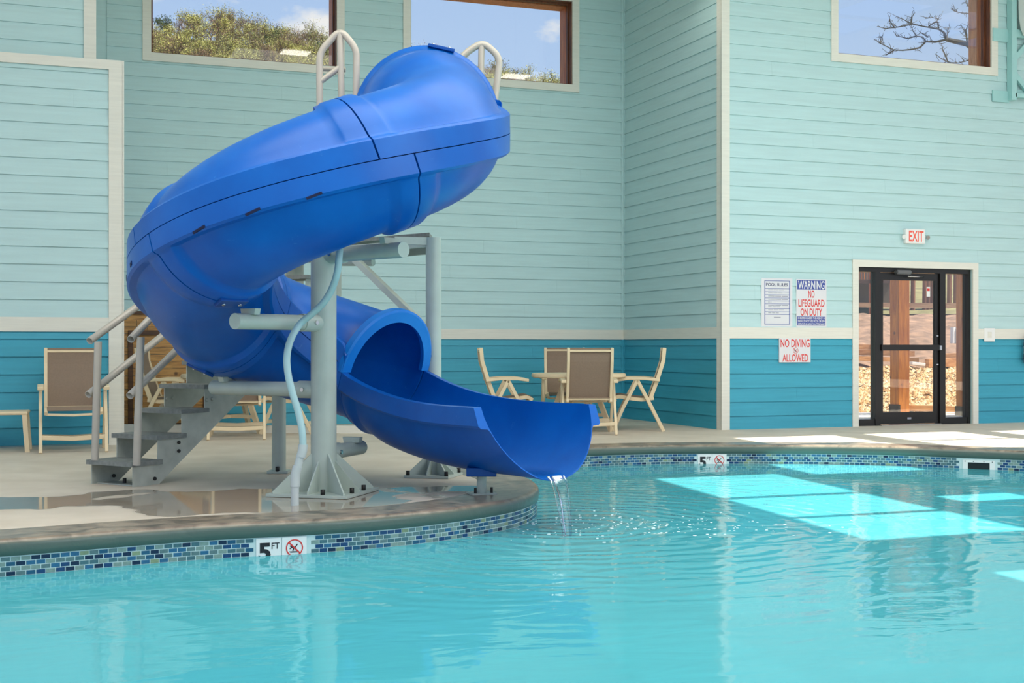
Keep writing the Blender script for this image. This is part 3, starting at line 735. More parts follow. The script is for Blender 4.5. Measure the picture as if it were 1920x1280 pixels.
# arms carrying the tube
def arm(x, y, Z, xr, yr, name='support_arm'):
    q = px(x, y, Z); p0 = Vector((PB.x, PB.y, q.z)); d = (q-p0).normalized()
    a = tubeo(name, [p0+d*0.05, q], 0.053, M_steel, slide, 24)
    tubeo('collar', [p0+d*0.06, p0+d*0.22], 0.062, M_steel, a, 24)
    s = d.cross(Vector((0, 0, 1))).normalized()
    if (s.x*SA+s.y*CA) > 0: s = -s
    c_ = p0+d*0.14+s*0.058; tubeo('bolt', [c_, c_+s*0.016], 0.015, M_chrome, a, 8)
    up = q-d*0.14
    plate('saddle', [up+s*0.06+Vector((0, 0, .045)), up-s*0.06+Vector((0, 0, .045)), up-s*0.07+Vector((0, 0, .085)), up+s*0.07+Vector((0, 0, .085))], 0.05, M_steel, a, d)
    return a
arm(440, 602, 8.48, 0, 0); arm(400, 726, 9.72, 0, 0)
arm(757, 468, 8.62, 0, 0)
q = px(752, 0, 9.9); arm(677, 838, 9.72, 0, 0)
# leg under the chute
LP = pg(903, 926); leg = tubeo('chute_leg', [LP+Vector((0, 0, .01)), LP+Vector((0, 0, 0.17))], 0.034, M_steel, slide)
bm = bmesh.new(); box(bm, -.09, .09, -.07, .07, .001, .012, Matrix.Translation(LP)); fix(bm); obj('foot_plate', bm, M_steel, leg)
for sx in (-.06, .06):
    tubeo('anchor_bolt', [LP+Vector((sx, -.04, .01)), LP+Vector((sx, -.04, .05))], 0.01, M_bolt, leg, 8)
bm = bmesh.new(); box(bm, -.105, .105, -.09, .09, .13, .19, Matrix.Translation(LP) @ Matrix.Rotation(-math.atan2(SA, CA), 4, 'Z'), bev=0.006); fix(bm); obj('leg_socket', bm, M_blue2, slide)

# ------------------------------------------------------------------ PLATFORM
RP = pg(813, 893); LPp = pg(523, 886.5)
plat = empty('slide_platform', RP, 0, 'grey steel platform tower on round posts behind the blue slide', 'platform')
PA, PBb, PCc, PD = cw(-1.62, 11.25), cw(-0.66, 10.40), cw(-0.66, 11.15), cw(-1.15, 11.75)
tubeo('post', [RP+Vector((0, 0, .02)), RP+Vector((0, 0, 1.9))], 0.062, M_steel, plat, 28)
tubeo('post', [LPp+Vector((0, 0, .01)), LPp+Vector((0, 0, 1.2))], 0.057, M_steel, plat, 28)
base_plate(RP, 0.185, math.radians(-36), plat, 0.062, 4, 0.17, bolts=4)
base_plate(LPp, 0.085, math.radians(-20), plat, 0.057, 0, 0, bolts=2)
V = Vector
zt = 1.86
plate('platform_floor', [V((p.x, p.y, zt+0.07)) for p in (PA, PBb, PCc, PD)], 0.03, M_tread, plat, (0, 0, 1))
def beam(name, a, b, h, w_, parent, m=M_steel):
    a = V(a); b = V(b); d = (b-a).normalized(); s = d.cross(V((0, 0, 1))).normalized(); u = s.cross(d).normalized(); bm = bmesh.new()
    hexa(bm, [a-s*w_-u*h, b-s*w_-u*h, b+s*w_-u*h, a+s*w_-u*h, a-s*w_+u*h, b-s*w_+u*h, b+s*w_+u*h, a+s*w_+u*h]); return obj(name, fix(bm), m, parent)
L4 = [V((p.x, p.y, zt)) for p in (PA, PBb, PCc, PD)]
for a, b in zip(L4, L4[1:]+L4[:1]): beam('frame_beam', a, b, 0.03, 0.025, plat)
beam('frame_beam', px(740, 451, 10.3), V((RP.x, RP.y, px(740, 451, 10.3).z)), 0.03, 0.02, plat)
tubeo('cross_pipe', [px(600, 491, 11.3), px(700, 491, 11.1)], 0.035, M_steel, plat)
beam('diagonal_brace', px(664, 484, 10.95), px(806, 622, 10.42), 0.026, 0.026, plat)
def loop_rail(parts, Z):
    root = empty('safety_rail', px(*parts[0][0][0], Z), 0)
    for k, (pts, rr_, dz) in enumerate(parts):
        P3 = [px(x, y, Z+dz) for x, y in pts]; out = [P3[0]]
        for i in range(1, len(P3)-1):
            a, b, c = P3[i-1], P3[i], P3[i+1]; r1 = min(0.07, (b-a).length*0.4); r2 = min(0.07, (c-b).length*0.4)
            p1 = b+(a-b).normalized()*r1; p2 = b+(c-b).normalized()*r2
            for j in range(6): t = j/5; out.append(p1.lerp(b, t).lerp(b.lerp(p2, t), t))
        out.append(P3[-1]); tubeo('rail' if k else 'hoop', out, rr_, M_rail, root, 14)
    return root
r1 = loop_rail([([(600, 250), (599, 98), (638, 55), (669, 92), (667, 215)], 0.0255, 0), ([(637, 58), (641, 205)], 0.0245, 0.0), ([(598, 155), (640, 124)], 0.022, 0.0), ([(604, 129), (648, 131)], 0.018, 0.15)], 9.75)
tag(r1, 'bent steel safety rail left of the slide mouth, in front of the left window', 'rail')
r2 = loop_rail([([(845, 140), (868, 103), (905, 78), (938, 108), (926, 200), (918, 240)], 0.0265, 0), ([(903, 82), (901, 175)], 0.0245, 0.0)], 10.05)
tag(r2, 'bent steel safety rail on the right side of the slide mouth', 'rail')

# ------------------------------------------------------------------ STAIRS
st = empty('metal_staircase', pg(247, 913), 0, 'galvanised steel open staircase with round handrails climbing behind the slide', 'staircase')
SD = V((0.125, 0.215)); RISE = 0.184
pR = V((-2.79, 9.575)); pL = V((-3.165, 9.80))     # front bottoms of the two stringers, camera plan
def stp(base, k, z): q = base+SD*k; return cw(q.x, q.y, z)
sd3 = (cw(SD.x, SD.y)).normalized(); wdir = (cw(pR.x, pR.y)-cw(pL.x, pL.y)).normalized()
NS = 10
for bse, nm in ((pR, 'stringer'), (pL, 'stringer')):
    top = []; 
    for k in range(NS):
        top += [stp(bse, k+(0 if k else 0), RISE*(k+1)-0.022), stp(bse, k+1, RISE*(k+1)-0.022)]
    pts = [stp(bse, 0, 0.0)]+top
    pts += [stp(bse, NS, RISE*NS-0.35), stp(bse, 1.75, 0.12), stp(bse, 1.05, 0.0)]
    ob = plate(nm, pts, 0.008, M_galv, st, wdir)
    for (k, z) in ((0.85, 0.045), (1.85, 0.30), (1.85, 0.235), (3.35, 0.62), (3.1, 0.615)):
        c_ = stp(bse, k, z); ax = wdir
        b2 = bmesh.new(); tube(b2, [c_-ax*0.008, c_+ax*0.016], 0.014, 8); fix(b2); obj('bolt', b2, M_bolt if z < .6 else M_galv, ob)
for k in range(NS):
    bm = bmesh.new(); z1 = RISE*(k+1); q0 = pL+(pL-pR)*0.06; q1 = pR+(pR-pL)*0.06; a0, a1 = k-0.12, k+1.12
    hexa(bm, [stp(q0, a0, z1-0.034), stp(q1, a0, z1-0.034), stp(q1, a1, z1-0.034), stp(q0, a1, z1-0.034), stp(q0, a0, z1), stp(q1, a0, z1), stp(q1, a1, z1), stp(q0, a1, z1)])
    obj('tread', fix(bm), M_tread, st)
bm = bmesh.new(); hexa(bm, [stp(pL, .2, 0.0), stp(pR, .2, 0.0), stp(pR, .85, 0.0), stp(pL, .85, 0.0), stp(pL, .2, .008), stp(pR, .2, .008), stp(pR, .85, .008), stp(pL, .85, .008)]); fp = obj('floor_plate', fix(bm), M_galv, st)
qq = (stp(pL, .5, 0)+stp(pR, .5, 0))/2; tubeo('anchor_bolt', [qq+V((0, 0, .008)), qq+V((0, 0, .045))], 0.014, M_bolt, fp, 8)
# hand rails
tubeo('baluster', [px(178, 862, 9.76), px(184, 640, 9.76)], 0.028, M_rail, st)
tubeo('baluster', [px(256, 872, 9.52), px(264, 632, 9.52)], 0.028, M_rail, st)
def rail_line(x0, y0, Z0, x1, y1, Z1, ext=1.0, r=0.026, Zx=None):
    a = px(x0, y0, Z0); b = px(x1, y1, Z1); b = a+(b-a)*ext; return pipe_open('handrail', [a, a.lerp(b, .5), b], r, M_rail, st)
rail_line(168, 639, 9.78, 265, 569, 10.35, 2.6); rail_line(165, 740, 9.78, 310, 625, 10.6, 1.9)
rail_line(245, 636, 9.5, 290, 588, 9.92, 3.3); rail_line(243, 742, 9.5, 340, 648, 10.15, 2.2)

# ------------------------------------------------------------------ WATER PIPE AND FALLING WATER
wp = empty('water_pipe', pg(553, 948), 0, 'pale plastic water pipe and flexible hose running up beside the slide pole', 'pipe')
b0 = pg(553, 947); Zp = F*HC/(947-HY)
tubeo('lower_pipe', [px(553, 947, Zp), px(553, 905, Zp)], 0.0265, M_pvc, wp)
tubeo('elbow', spline([px(553, 912, Zp), px(554, 890, Zp), px(558, 874, Zp)], 5), 0.031, M_pvc, wp)
tubeo('upper_pipe', [px(557, 880, Zp), px(565, 848, Zp)], 0.0265, M_pvc, wp)
tubeo('coupling', spline([px(564, 856, Zp), px(567, 845, Zp), px(568, 833, Zp)], 5), 0.031, M_pvc, wp)
hp = [(568, 842, Zp), (567, 812, Zp), (560, 775, Zp+.02), (548, 735, Zp+.03), (540, 700, Zp+.05), (538, 668, Zp+.1), (545, 637, Zp+.2), (562, 608, Zp+.28), (585, 588, Zp+.25), (606, 568, Zp+.2), (622, 542, Zp+.15), (632, 512, Zp+.1), (636, 480, Zp+.1), (638, 440, Zp+.2)]
tubeo('hose', spline([px(*h) for h in hp], 8), 0.0235, M_hose, wp)
# running water in the chute and the stream
sw = empty('water_stream', SPL, 0, 'thin clear stream of water falling off the chute lip into the pool', 'water')
M_stream = clear('falling_water', (0.93, 0.98, 1, 1), 1.33, 0.02)
def stream_mat(m):
    t = m.node_tree; geo = N(t, 'ShaderNodeNewGeometry'); mp = N(t, 'ShaderNodeMapping'); mp.inputs['Scale'].default_value = (50, 50, 6); t.links.new(geo.outputs['Position'], mp.inputs[0])
    n = N(t, 'ShaderNodeTexNoise'); n.inputs['Scale'].default_value = 1; n.inputs['Detail'].default_value = 3; t.links.new(mp.outputs[0], n.inputs['Vector'])
    bp = N(t, 'ShaderNodeBump'); bp.inputs['Strength'].default_value = 1; bp.inputs['Distance'].default_value = 0.003; t.links.new(n.outputs['Fac'], bp.inputs['Height'])
    for x in t.nodes:
        if x.type in ('BSDF_GLOSSY', 'FRESNEL'): t.links.new(bp.outputs[0], x.inputs['Normal'])
stream_mat(M_stream)
lip = C3[iE]+FR[iE][2]*(-0.47)+FR[iE][0]*0.235
hd = V((FR[iE][0].x, FR[iE][0].y, 0)).normalized(); sdv = FR[iE][1]
def jet(off, wdt, v, th, m):
    bm = bmesh.new(); rings = []
    zt_ = lip.z+0.012; 
    for k in range(16):
        t = k/15; zz = zt_+( -0.2-zt_)*t; tm = math.sqrt(max(0, 2*(zt_-zz)/9.8)); c_ = V((lip.x, lip.y, 0))+hd*(v*tm-0.02)+sdv*(off*(1-0.35*t)); c_.z = zz
        w_ = wdt*(1-0.45*t)*(1+0.12*math.sin(9*t+off*50)); ring = []
        for j in range(10):
            a = 2*PI*j/10; ring.append(bm.verts.new(c_+sdv*math.cos(a)*w_+hd*math.sin(a)*th))
        rings.append(ring)
    for a, b in zip(rings, rings[1:]):
        for k in range(10): bm.faces.new((a[k], a[(k+1) % 10], b[(k+1) % 10], b[k])).smooth = True
    fix(bm); return obj('jet', bm, m, sw)
jet(0.02, 0.045, 0.55, 0.012, M_stream); jet(-0.045, 0.016, 0.62, 0.008, M_stream); jet(0.08, 0.010, 0.45, 0.006, M_stream)
bm = bmesh.new(); rings = []
for k in range(12):
    i = iE-14+k+2; t = k/11; c_ = C3[min(i, iE)]; d, s, u = FR[min(i, iE)]; w__ = max(0, ((i-iR)/(iE-iR)-0.68)/0.32)
    ring = []
    for j in range(9):
        a = -PI/2+(j-4)*0.085*(0.6+t*0.4); r = 0.424; q = c_+s*math.cos(a)*r+u*(math.sin(a)*r*1.1)+d*(0.21*w__*w__); q.z += 0.004+0.004*math.sin(3*j+5*t*6)
        ring.append(bm.verts.new(q))
    rings.append(ring)
for a, b in zip(rings, rings[1:]):
    for k in range(8): bm.faces.new((a[k], b[k], b[k+1], a[k+1])).smooth = True
bm.normal_update()
for f in bm.faces:
    if f.normal.z < 0: f.normal_flip()
o = obj('running_water', bm, M_stream, sw)
# foam where it lands
bm = bmesh.new(); rf = random.Random(5)
for k in range(240):
    g = rf.gauss(0, 1); a = rf.uniform(0, 2*PI); d_ = abs(rf.gauss(0, 0.55)); ca = V((CA, -SA, 0)); cb = V((SA, CA, 0))
    p = SPL+ca*(0.25+rf.gauss(0.25, 0.55))+cb*rf.gauss(-0.02, 0.34); r = rf.uniform(0.002, 0.009)
    m_ = Matrix.Translation(p) @ Matrix.Diagonal((1.5, 1, 0.35, 1)); bmesh.ops.create_uvsphere(bm, u_segments=8, v_segments=4, radius=r, matrix=m_)
fo = obj('foam_bubbles', bm, mat('foam', (225, 245, 245), 0.3)); tag(fo, 'white foam and bubbles on the water below the falling stream', 'foam', kind='stuff')

# ------------------------------------------------------------------ FURNITURE
def bar(bm, pts, w_, h, side):             # flat bar through points, w_ half width in the profile plane, h half along side
    side = V(side).normalized(); pts = [V(p) for p in pts]; rings = []
    for i, p in enumerate(pts):
        d = (pts[min(i+1, len(pts)-1)]-pts[max(i-1, 0)]).normalized(); nn = d.cross(side).normalized()
        rings.append([bm.verts.new(p+nn*a*w_+side*b*h) for a, b in ((-1, -1), (1, -1), (1, 1), (-1, 1))])
    for a, b in zip(rings, rings[1:]):
        for k in range(4): bm.faces.new((a[k], a[(k+1) % 4], b[(k+1) % 4], b[k]))
    bm.faces.new(rings[0]); bm.faces.new(rings[-1][::-1])
def mk(name, fn, m, root, bev=0.004):
    bm = bmesh.new(); fn(bm); fix(bm)
    if bev: bmesh.ops.bevel(bm, geom=[e for e in bm.edges if e.calc_face_angle(0) > 0.9], offset=bev, segments=1, affect='EDGES')
    return obj(name, bm, m, root)
def make_chair():
    root = empty('folding_armchair', (0, 0, 0)); SX = (1, 0, 0); hw = 0.255
    # chair faces -y ; seat from y=-0.25 (front) to 0.2 (back)
    backp = [(0, 0.16, 0.40), (0, 0.24, 0.62), (0, 0.315, 0.86), (0, 0.33, 1.02)]
    seatp = [(0, 0.20, 0.405), (0, 0.05, 0.385), (0, -0.12, 0.405), (0, -0.23, 0.42), (0, -0.30, 0.385)]
    fr = mk('back_frame', lambda bm: ([bar(bm, [(sx*hw, p[1], p[2]) for p in backp], 0.024, 0.017, SX) for sx in (-1, 1)], bar(bm, [(-hw, .33, .985), (hw, .33, .985)], 0.02, 0.012, (0, 0.1, 1)), bar(bm, [(-hw, .165, .42), (hw, .165, .42)], 0.022, 0.014, (0, .2, 1))), M_resin, root)
    def sheet(pts, w_, th, m, name, parent):
        bm = bmesh.new(); sp = spline(pts, 4); r_ = []
        for i, p in enumerate(sp):
            d = (sp[min(i+1, len(sp)-1)]-sp[max(i-1, 0)]).normalized(); nn = d.cross(V(SX)).normalized()
            r_.append([bm.verts.new(p+V((x, 0, 0))+nn*y) for x, y in ((-w_, 0), (0, 0), (w_, 0), (w_, th), (0, th), (-w_, th))])
        for a, b in zip(r_, r_[1:]):
            for k in range(6): bm.faces.new((a[k], a[(k+1) % 6], b[(k+1) % 6], b[k]))
        bm.faces.new(r_[0]); bm.faces.new(r_[-1][::-1]); fix(bm); return obj(name, bm, m, parent)
    sheet([(0, p[1]-0.012, p[2]) for p in [(0, .17, .43)]+backp[1:]], hw-0.012, 0.006, M_sling, 'back_sling', root)
    sf = mk('seat_frame', lambda bm: ([bar(bm, spline([(sx*hw, p[1], p[2]) for p in seatp], 3), 0.022, 0.016, SX) for sx in (-1, 1)], bar(bm, [(-hw, -.27, .375), (0, -.275, .365), (hw, -.27, .375)], 0.018, 0.012, (0, 0.1, 1))), M_resin, root)
    sheet([(0, p[1], p[2]+0.024) for p in seatp], hw-0.01, 0.006, M_sling, 'seat_sling', root)
    for sx in (-1, 1):
        x = sx*(hw+0.05)
        mk('armrest', lambda bm: bar(bm, [(x, 0.27, 0.625), (x, 0.1, 0.645), (x, -0.12, 0.645), (x, -0.25, 0.625)], 0.018, 0.030, SX), M_resin, root, 0.006)
        mk('leg', lambda bm: bar(bm, [(x, 0.0, 0.625), (x, -0.17, 0.3), (x, -0.30, 0.0)], 0.021, 0.016, SX), M_resin, root)
        mk('leg', lambda bm: bar(bm, [(x, 0.0, 0.625), (x, 0.17, 0.3), (x, 0.32, 0.0)], 0.021, 0.016, SX), M_resin, root)
    mk('stretcher', lambda bm: bar(bm, [(-hw-.05, -.235, .15), (0, -.24, .135), (hw+.05, -.235, .15)], 0.014, 0.022, (0, 0, 1)), M_resin, root)
    mk('stretcher', lambda bm: bar(bm, [(-hw-.05, .26, .13), (0, .26, .118), (hw+.05, .26, .13)], 0.014, 0.022, (0, 0, 1)), M_resin, root)
    return root
def copy_tree(o, parent=None):
    c = o.copy(); col.objects.link(c)
    if parent: c.parent = parent
    for ch in [x for x in bpy.data.objects if x.parent == o]: copy_tree(ch, c)
    return c
CHAIR = make_chair(); first = [True]
YAW = math.atan2(SA, CA)
def place_chair(x, Z, face, label, group='beige folding armchairs with taupe sling fabric'):
    """face: direction the chair looks in camera plan degrees (0 = right, 90 = away)"""
    o = CHAIR if first[0] else copy_tree(CHAIR); first[0] = False
    p = cw((x-960)/F*Z, Z); o.location = p; f = math.radians(face)-YAW; o.rotation_euler = (0, 0, f+PI/2); tag(o, label, 'chair', group)
def round_table(x, Z, label):
    p = cw((x-960)/F*Z, Z); root = empty('round_table', p, -YAW+0.4, label, 'table', 'round beige patio tables'); M0 = Matrix.Translation(p) @ Matrix.Rotation(-YAW+0.4, 4, 'Z')
    bm = bmesh.new(); rings = []
    for r, z in ((0.0, 0.665), (0.50, 0.665), (0.555, 0.655), (0.578, 0.665), (0.582, 0.69), (0.57, 0.708), (0.0, 0.712)):
        rings.append([bm.verts.new(M0 @ V((math.cos(2*PI*k/48)*r, math.sin(2*PI*k/48)*r, z))) for k in range(48)] if r else [bm.verts.new(M0 @ V((0, 0, z)))])
    for a, b in zip(rings, rings[1:]):
        for k in range(48):
            if len(a) == 1: bm.faces.new((a[0], b[k], b[(k+1) % 48]))
            elif len(b) == 1: bm.faces.new((a[k], a[(k+1) % 48], b[0]))
            else: bm.faces.new((a[k], a[(k+1) % 48], b[(k+1) % 48], b[k]))
    fix(bm); smooth(obj('tabletop', bm, M_resin, root), 50)
    for k in range(4):
        a = PI/4+k*PI/2; R_ = M0 @ Matrix.Rotation(a, 4, 'Z'); bm = bmesh.new(); bar(bm, [R_ @ V(p_) for p_ in ((0.16, 0, 0.66), (0.26, 0, 0.4), (0.42, 0, 0.0))], 0.03, 0.02, R_.to_3x3() @ V((0, 1, 0))); fix(bm); obj('leg', bm, M_resin, root)
    bm = bmesh.new(); 
    for k in range(2):
        R_ = M0 @ Matrix.Rotation(PI/4+k*PI/2, 4, 'Z'); box(bm, -.34, .34, -.015, .015, .18, .22, R_)
    fix(bm); obj('stretcher', bm, M_resin, root)
round_table(1085, 16.0, 'round beige table in the right-hand group, in the wall corner')
place_chair(1102, 15.5, 92, 'beige folding armchair seen from behind, in front of the right-hand round table')
place_chair(950, 16.05, 4, 'beige folding armchair at the left of the right-hand round table, in profile')
place_chair(1194, 16.2, 176, 'beige folding armchair at the right of the right-hand round table, nearest the corner')
place_chair(1062, 16.95, -88, 'beige folding armchair behind the right-hand round table facing the pool')
place_chair(137, 12.95, -70, 'beige folding armchair against the left teal wall behind the stair handrail')
place_chair(444, 14.72, 101, 'beige folding armchair seen from behind below the blue tube')
place_chair(318, 15.6, 2, 'beige folding armchair in front of the cedar planks, seen between the handrails')
place_chair(545, 15.7, 178, 'beige folding armchair partly hidden behind the pipe and pole')
round_table(432, 15.6, 'round beige table behind the slide and staircase')
# low side table at the left edge
sp_ = px(20, 0, 12.9); tb = empty('side_table', V((sp_.x, sp_.y, 0)), 0, 'low beige side table cut by the left edge of the picture', 'table')
M0 = Matrix.Translation(V((sp_.x, sp_.y, 0))) @ Matrix.Rotation(-0.06, 4, 'Z')
bm = bmesh.new(); box(bm, -.36, .17, -.22, .22, .365, .40, M0, bev=0.012); fix(bm); obj('tabletop', bm, M_resin, tb)
for sx, sy in ((-.33, -.19), (-.33, .19), (.14, -.19), (.14, .19)):
    bm = bmesh.new(); bar(bm, [M0 @ V(p_) for p_ in ((sx, sy, .37), (sx+(.012 if sx > 0 else -.012), sy, .2), (sx+(.028 if sx > 0 else -.028), sy, 0))], 0.022, 0.024, M0.to_3x3() @ V((0, 1, 0))); fix(bm); obj('leg', bm, M_resin, tb)

# ------------------------------------------------------------------ CEDAR PANEL on the back wall
cp0 = tag(empty('cedar_panel', wall_back_M(1.6, 0.02, 0.0)), 'knotty cedar plank panel with dark timber frame on the back wall, behind the stairs', 'wood panel')
k = 0; z = 0.06
while z < 1.44:
    a = 0.6
    for b in (1.13+((k*0.37) % 0.5), WOOD[1]):
        bm = bmesh.new(); wbox(bm, wall_back_M, a+0.002, b-0.002, 0.0, 0.02+0.003*((k*7) % 3), z+0.002, min(z+0.0855, 1.44)); obj('plank', fix(bm), M_cedar, cp0); a = b
    z += 0.0875; k += 1
def dark(u0, u1, z0, z1, n1=0.045, name='frame_timber'):
    bm = bmesh.new(); wbox(bm, wall_back_M, u0, u1, 0.0, n1, z0, z1); obj(name, fix(bm), M_darkwood, cp0)
dark(0.6, WOOD[1], 1.44, 1.484); dark(0.6, WOOD[1], 0, 0.06)
uf = lambda x: (lambda k_: (k_*CA+SA)*(YB/(CA-k_*SA)))((x-960)/F)
dark(uf(240), uf(249), 0.06, 1.24, 0.05); dark(uf(249), WOOD[1]-0.1, 1.18, 1.24, 0.05); dark(WOOD[1]-0.1, WOOD[1]-0.03, 0.06, 1.24, 0.05)
# low curb in front of it
c0, c1 = pg(200, 809.5), pg(700, 812.5); TRIM[0] += 1
bm = bmesh.new(); d_ = (c1-c0).normalized(); n_ = V((-d_.y, d_.x, 0))
hexa(bm, [c0, c1, c1+n_*0.12, c0+n_*0.12]+[p_+V((0, 0, 0.09)) for p_ in (c0, c1, c1+n_*0.12, c0+n_*0.12)]); struct(obj('trim_%d' % TRIM[0], fix(bm), M_cream))

# ------------------------------------------------------------------ DOOR
Md = wall_door_M; u0, u1, z1 = DR[0], DR[1], DR[3]
bm = bmesh.new(); t = 0.09
for q in ((u0-t, u0, 0, z1+t), (u1, u1+t, 0, z1+t), (u0, u1, z1, z1+t)): wbox(bm, Md, q[0], q[1], 0, 0.03, q[2], q[3])
door = struct(obj('door_1', fix(bm), M_cream))
ud = lambda x: (lambda k_: (k_*CA+SA)*(YD/(CA-k_*SA)))((x-960)/F)
def bx(name, a, b, n0, n1, c, d, m, parent, bev=0):
    bm = bmesh.new(); wbox(bm, Md, a, b, n0, n1, c, d); fix(bm)
    if bev: bmesh.ops.bevel(bm, geom=list(bm.edges), offset=bev, segments=2, affect='EDGES')
    return obj(name, bm, m, parent)
bx('frame_head', u0, u1, -0.13, -0.02, z1-0.06, z1, M_black, door)
ma, mb = ud(1650), ud(1769)                # mullions
for a, b in ((u0, u0+0.035), (ma-0.055, ma+0.02), (mb-0.04, mb+0.05), (u1-0.045, u1)): bx('frame_mullion', a, b, -0.13, -0.02, 0, z1-0.06, M_black, door)
for a, b in ((u0+.035, ma-.055), (mb+.05, u1-.045)):
    bx('bottom_rail', a, b, -0.12, -0.03, 0, 0.085, M_black, door); bx('pane', a, b, -0.08, -0.072, 0.085, z1-0.06, M_glass, door)
bx('threshold', ma+.02, mb-.04, -0.13, 0.01, 0.0, 0.012, M_chrome, door)
a, b = ma+.026, mb-.046
leaf = bx('door_leaf', a, a+.055, -0.09, -0.045, 0.016, z1-0.066, M_black, door)
for q in ((b-.055, b, .016, z1-.066), (a+.055, b-.055, .016, .17), (a+.055, b-.055, z1-.16, z1-.066)): bx('leaf_rail', q[0], q[1], -0.09, -0.045, q[2], q[3], M_black, leaf)
bx('pane', a+.055, b-.055, -0.07, -0.063, .17, z1-.16, M_glass, leaf)
bx('push_bar', a+.0, b-.01, -0.045, 0.0, 0.985, 1.06, M_black, leaf, 0.006)
bx('push_bar_latch', b-.02, b+.02, -0.045, 0.01, .99, 1.05, M_chrome, leaf, 0.004)
bx('lock_cylinder', b-.04, b-.012, -0.045, -0.03, 0.79, 0.805, M_chrome, leaf); bx('lock_cylinder', b-.04, b-.012, -0.045, -0.03, 1.17, 1.185, M_chrome, leaf)
bx('rating_label', (a+b)/2-.03, (a+b)/2+.03, -0.045, -0.043, .075, .1, M_grey, leaf)
M_closer = mat('door_closer_grey', (112, 112, 110), 0.35, 0.4)
bx('door_closer', ud(1678), ud(1706), -0.03, 0.05, z1-.085, z1-.03, M_closer, door, 0.012)
bm = bmesh.new(); tube(bm, [Md(ud(1700), .02, z1-.11), Md(ud(1731), -.0, z1-.115)], 0.009, 8); fix(bm); obj('closer_arm', bm, M_chrome, door)
# glass sticker
st_ = bx('glass_sticker', ud(1743), ud(1749.5), -0.062, -0.0605, 1.70, 1.83, M_white, leaf); bx('sticker_print', ud(1743.6), ud(1748.8), -0.0605, -0.0598, 1.775, 1.81, M_red, leaf)

# ------------------------------------------------------------------ SIGNS, SWITCH, EXTINGUISHER
def zt_of(x, y):
    k_ = (x-960)/F; Z = YD/(CA-k_*SA); return HC+(HY-y)/F*Z
def sign(name, x0, x1, y0, y1, label, n1=0.020, m=None):
    a, b = ud(x0), ud(x1); c, d = zt_of((x0+x1)/2, y1), zt_of((x0+x1)/2, y0)
    bm = bmesh.new(); wbox(bm, Md, a, b, 0.016, n1, c, d); fix(bm); o = tag(obj(name, bm, m or M_white), label, 'sign'); return o, a, b, c, d, n1
def stripbox(name, a, b, c, d, n, m, parent, dn=0.0008):
    bm = bmesh.new(); wbox(bm, Md, a, b, n, n+dn, c, d); return obj(name, fix(bm), m, parent)
M_paper = mat('sign_white', (218, 218, 220), 0.45)
o, a, b, c, d, n = sign('pool_rules_sign', 1426, 1484, 521.5, 612, 'white POOL RULES sign with a thin blue border', m=M_paper)
W_, H_ = b-a, d-c; U = lambda t: a+W_*t; Zf = lambda t: d-H_*t
fl_ = [(0.10, 0.92, 0.05, 0.062), (0.10, 0.92, 0.945, 0.957), (0.10, 0.125, 0.05, 0.957), (0.895, 0.92, 0.05, 0.957)]
for (p0, p1, q0, q1) in fl_: stripbox('border_line', U(p0), U(p1), Zf(q1), Zf(q0), n, M_navy, o)
lines = [0.21, 0.275, 0.34, 0.405, 0.465, 0.525, 0.625, 0.69, 0.745]
for t_l in lines: stripbox('ruled_line', U(.12), U(.90), Zf(t_l+.009), Zf(t_l), n, M_navy, o)
for (t_l, l_) in ((.235, .72), (.30, .68), (.365, .86), (.43, .86), (.488, .32), (.555, .86), (.582, .6), (.65, .72), (.712, .56)):
    for j in range(3):
        s0 = .22+(l_-.2)*j/3; stripbox('fine_print', U(s0), U(s0+(l_-.2)/3-.02), Zf(t_l+.014), Zf(t_l), n, M_grey, o)
stripbox('fine_print', U(.40), U(.62), Zf(.815), Zf(.80), n, M_grey, o)
lettering('POOL RULES', Md, U(.15), U(.85), Zf(.165), Zf(.10), n, mat('sign_dark_blue', (60, 62, 100), .5), o, bold=0.02)
o, a, b, c, d, n = sign('lifeguard_warning_sign', 1491.5, 1548, 523.5, 612.5, 'red and blue WARNING NO LIFEGUARD ON DUTY sign', m=M_paper)
W_, H_ = b-a, d-c
stripbox('blue_band', U(.03), U(.96), Zf(.215), Zf(.02), n, M_navy, o); stripbox('blue_band', U(.03), U(.96), Zf(.975), Zf(.785), n, M_navy, o)
lettering('WARNING', Md, U(.06), U(.93), Zf(.205), Zf(.035), n+.001, M_white, o, bold=0.012)
for s, x0, x1, q0, q1 in (('NO', .40, .60, .39, .235), ('LIFEGUARD', .07, .93, .58, .425), ('ON DUTY', .14, .85, .77, .615)): lettering(s, Md, U(x0), U(x1), Zf(q0), Zf(q1), n, M_red, o, bold=0.012)
for s, q0, q1 in (('CHILDREN UNDER THE AGE OF 14', .84, .795), ('SHOULD NOT USE POOL OR SPA', .905, .86), ('WITHOUT AN ADULT IN ATTENDANCE', .968, .922)): lettering(s, Md, U(.05), U(.94), Zf(q0), Zf(q1), n+.001, M_white, o, bold=0.004)
o, a, b, c, d, n = sign('no_diving_sign', 1458.5, 1517, 634, 679, 'white sign with red NO DIVING ALLOWED lettering', n1=0.034, m=M_paper)
W_, H_ = b-a, d-c
lettering('NO DIVING', Md, U(.04), U(.97), Zf(.37), Zf(.04), n, M_red, o, bold=0.012); lettering('ALLOWED', Md, U(.10), U(.92), Zf(.97), Zf(.66), n, M_red, o, bold=0.012)
no_dive(Md, U(.52), Zf(.51), H_*.125, n, o, M_red, M_ink)
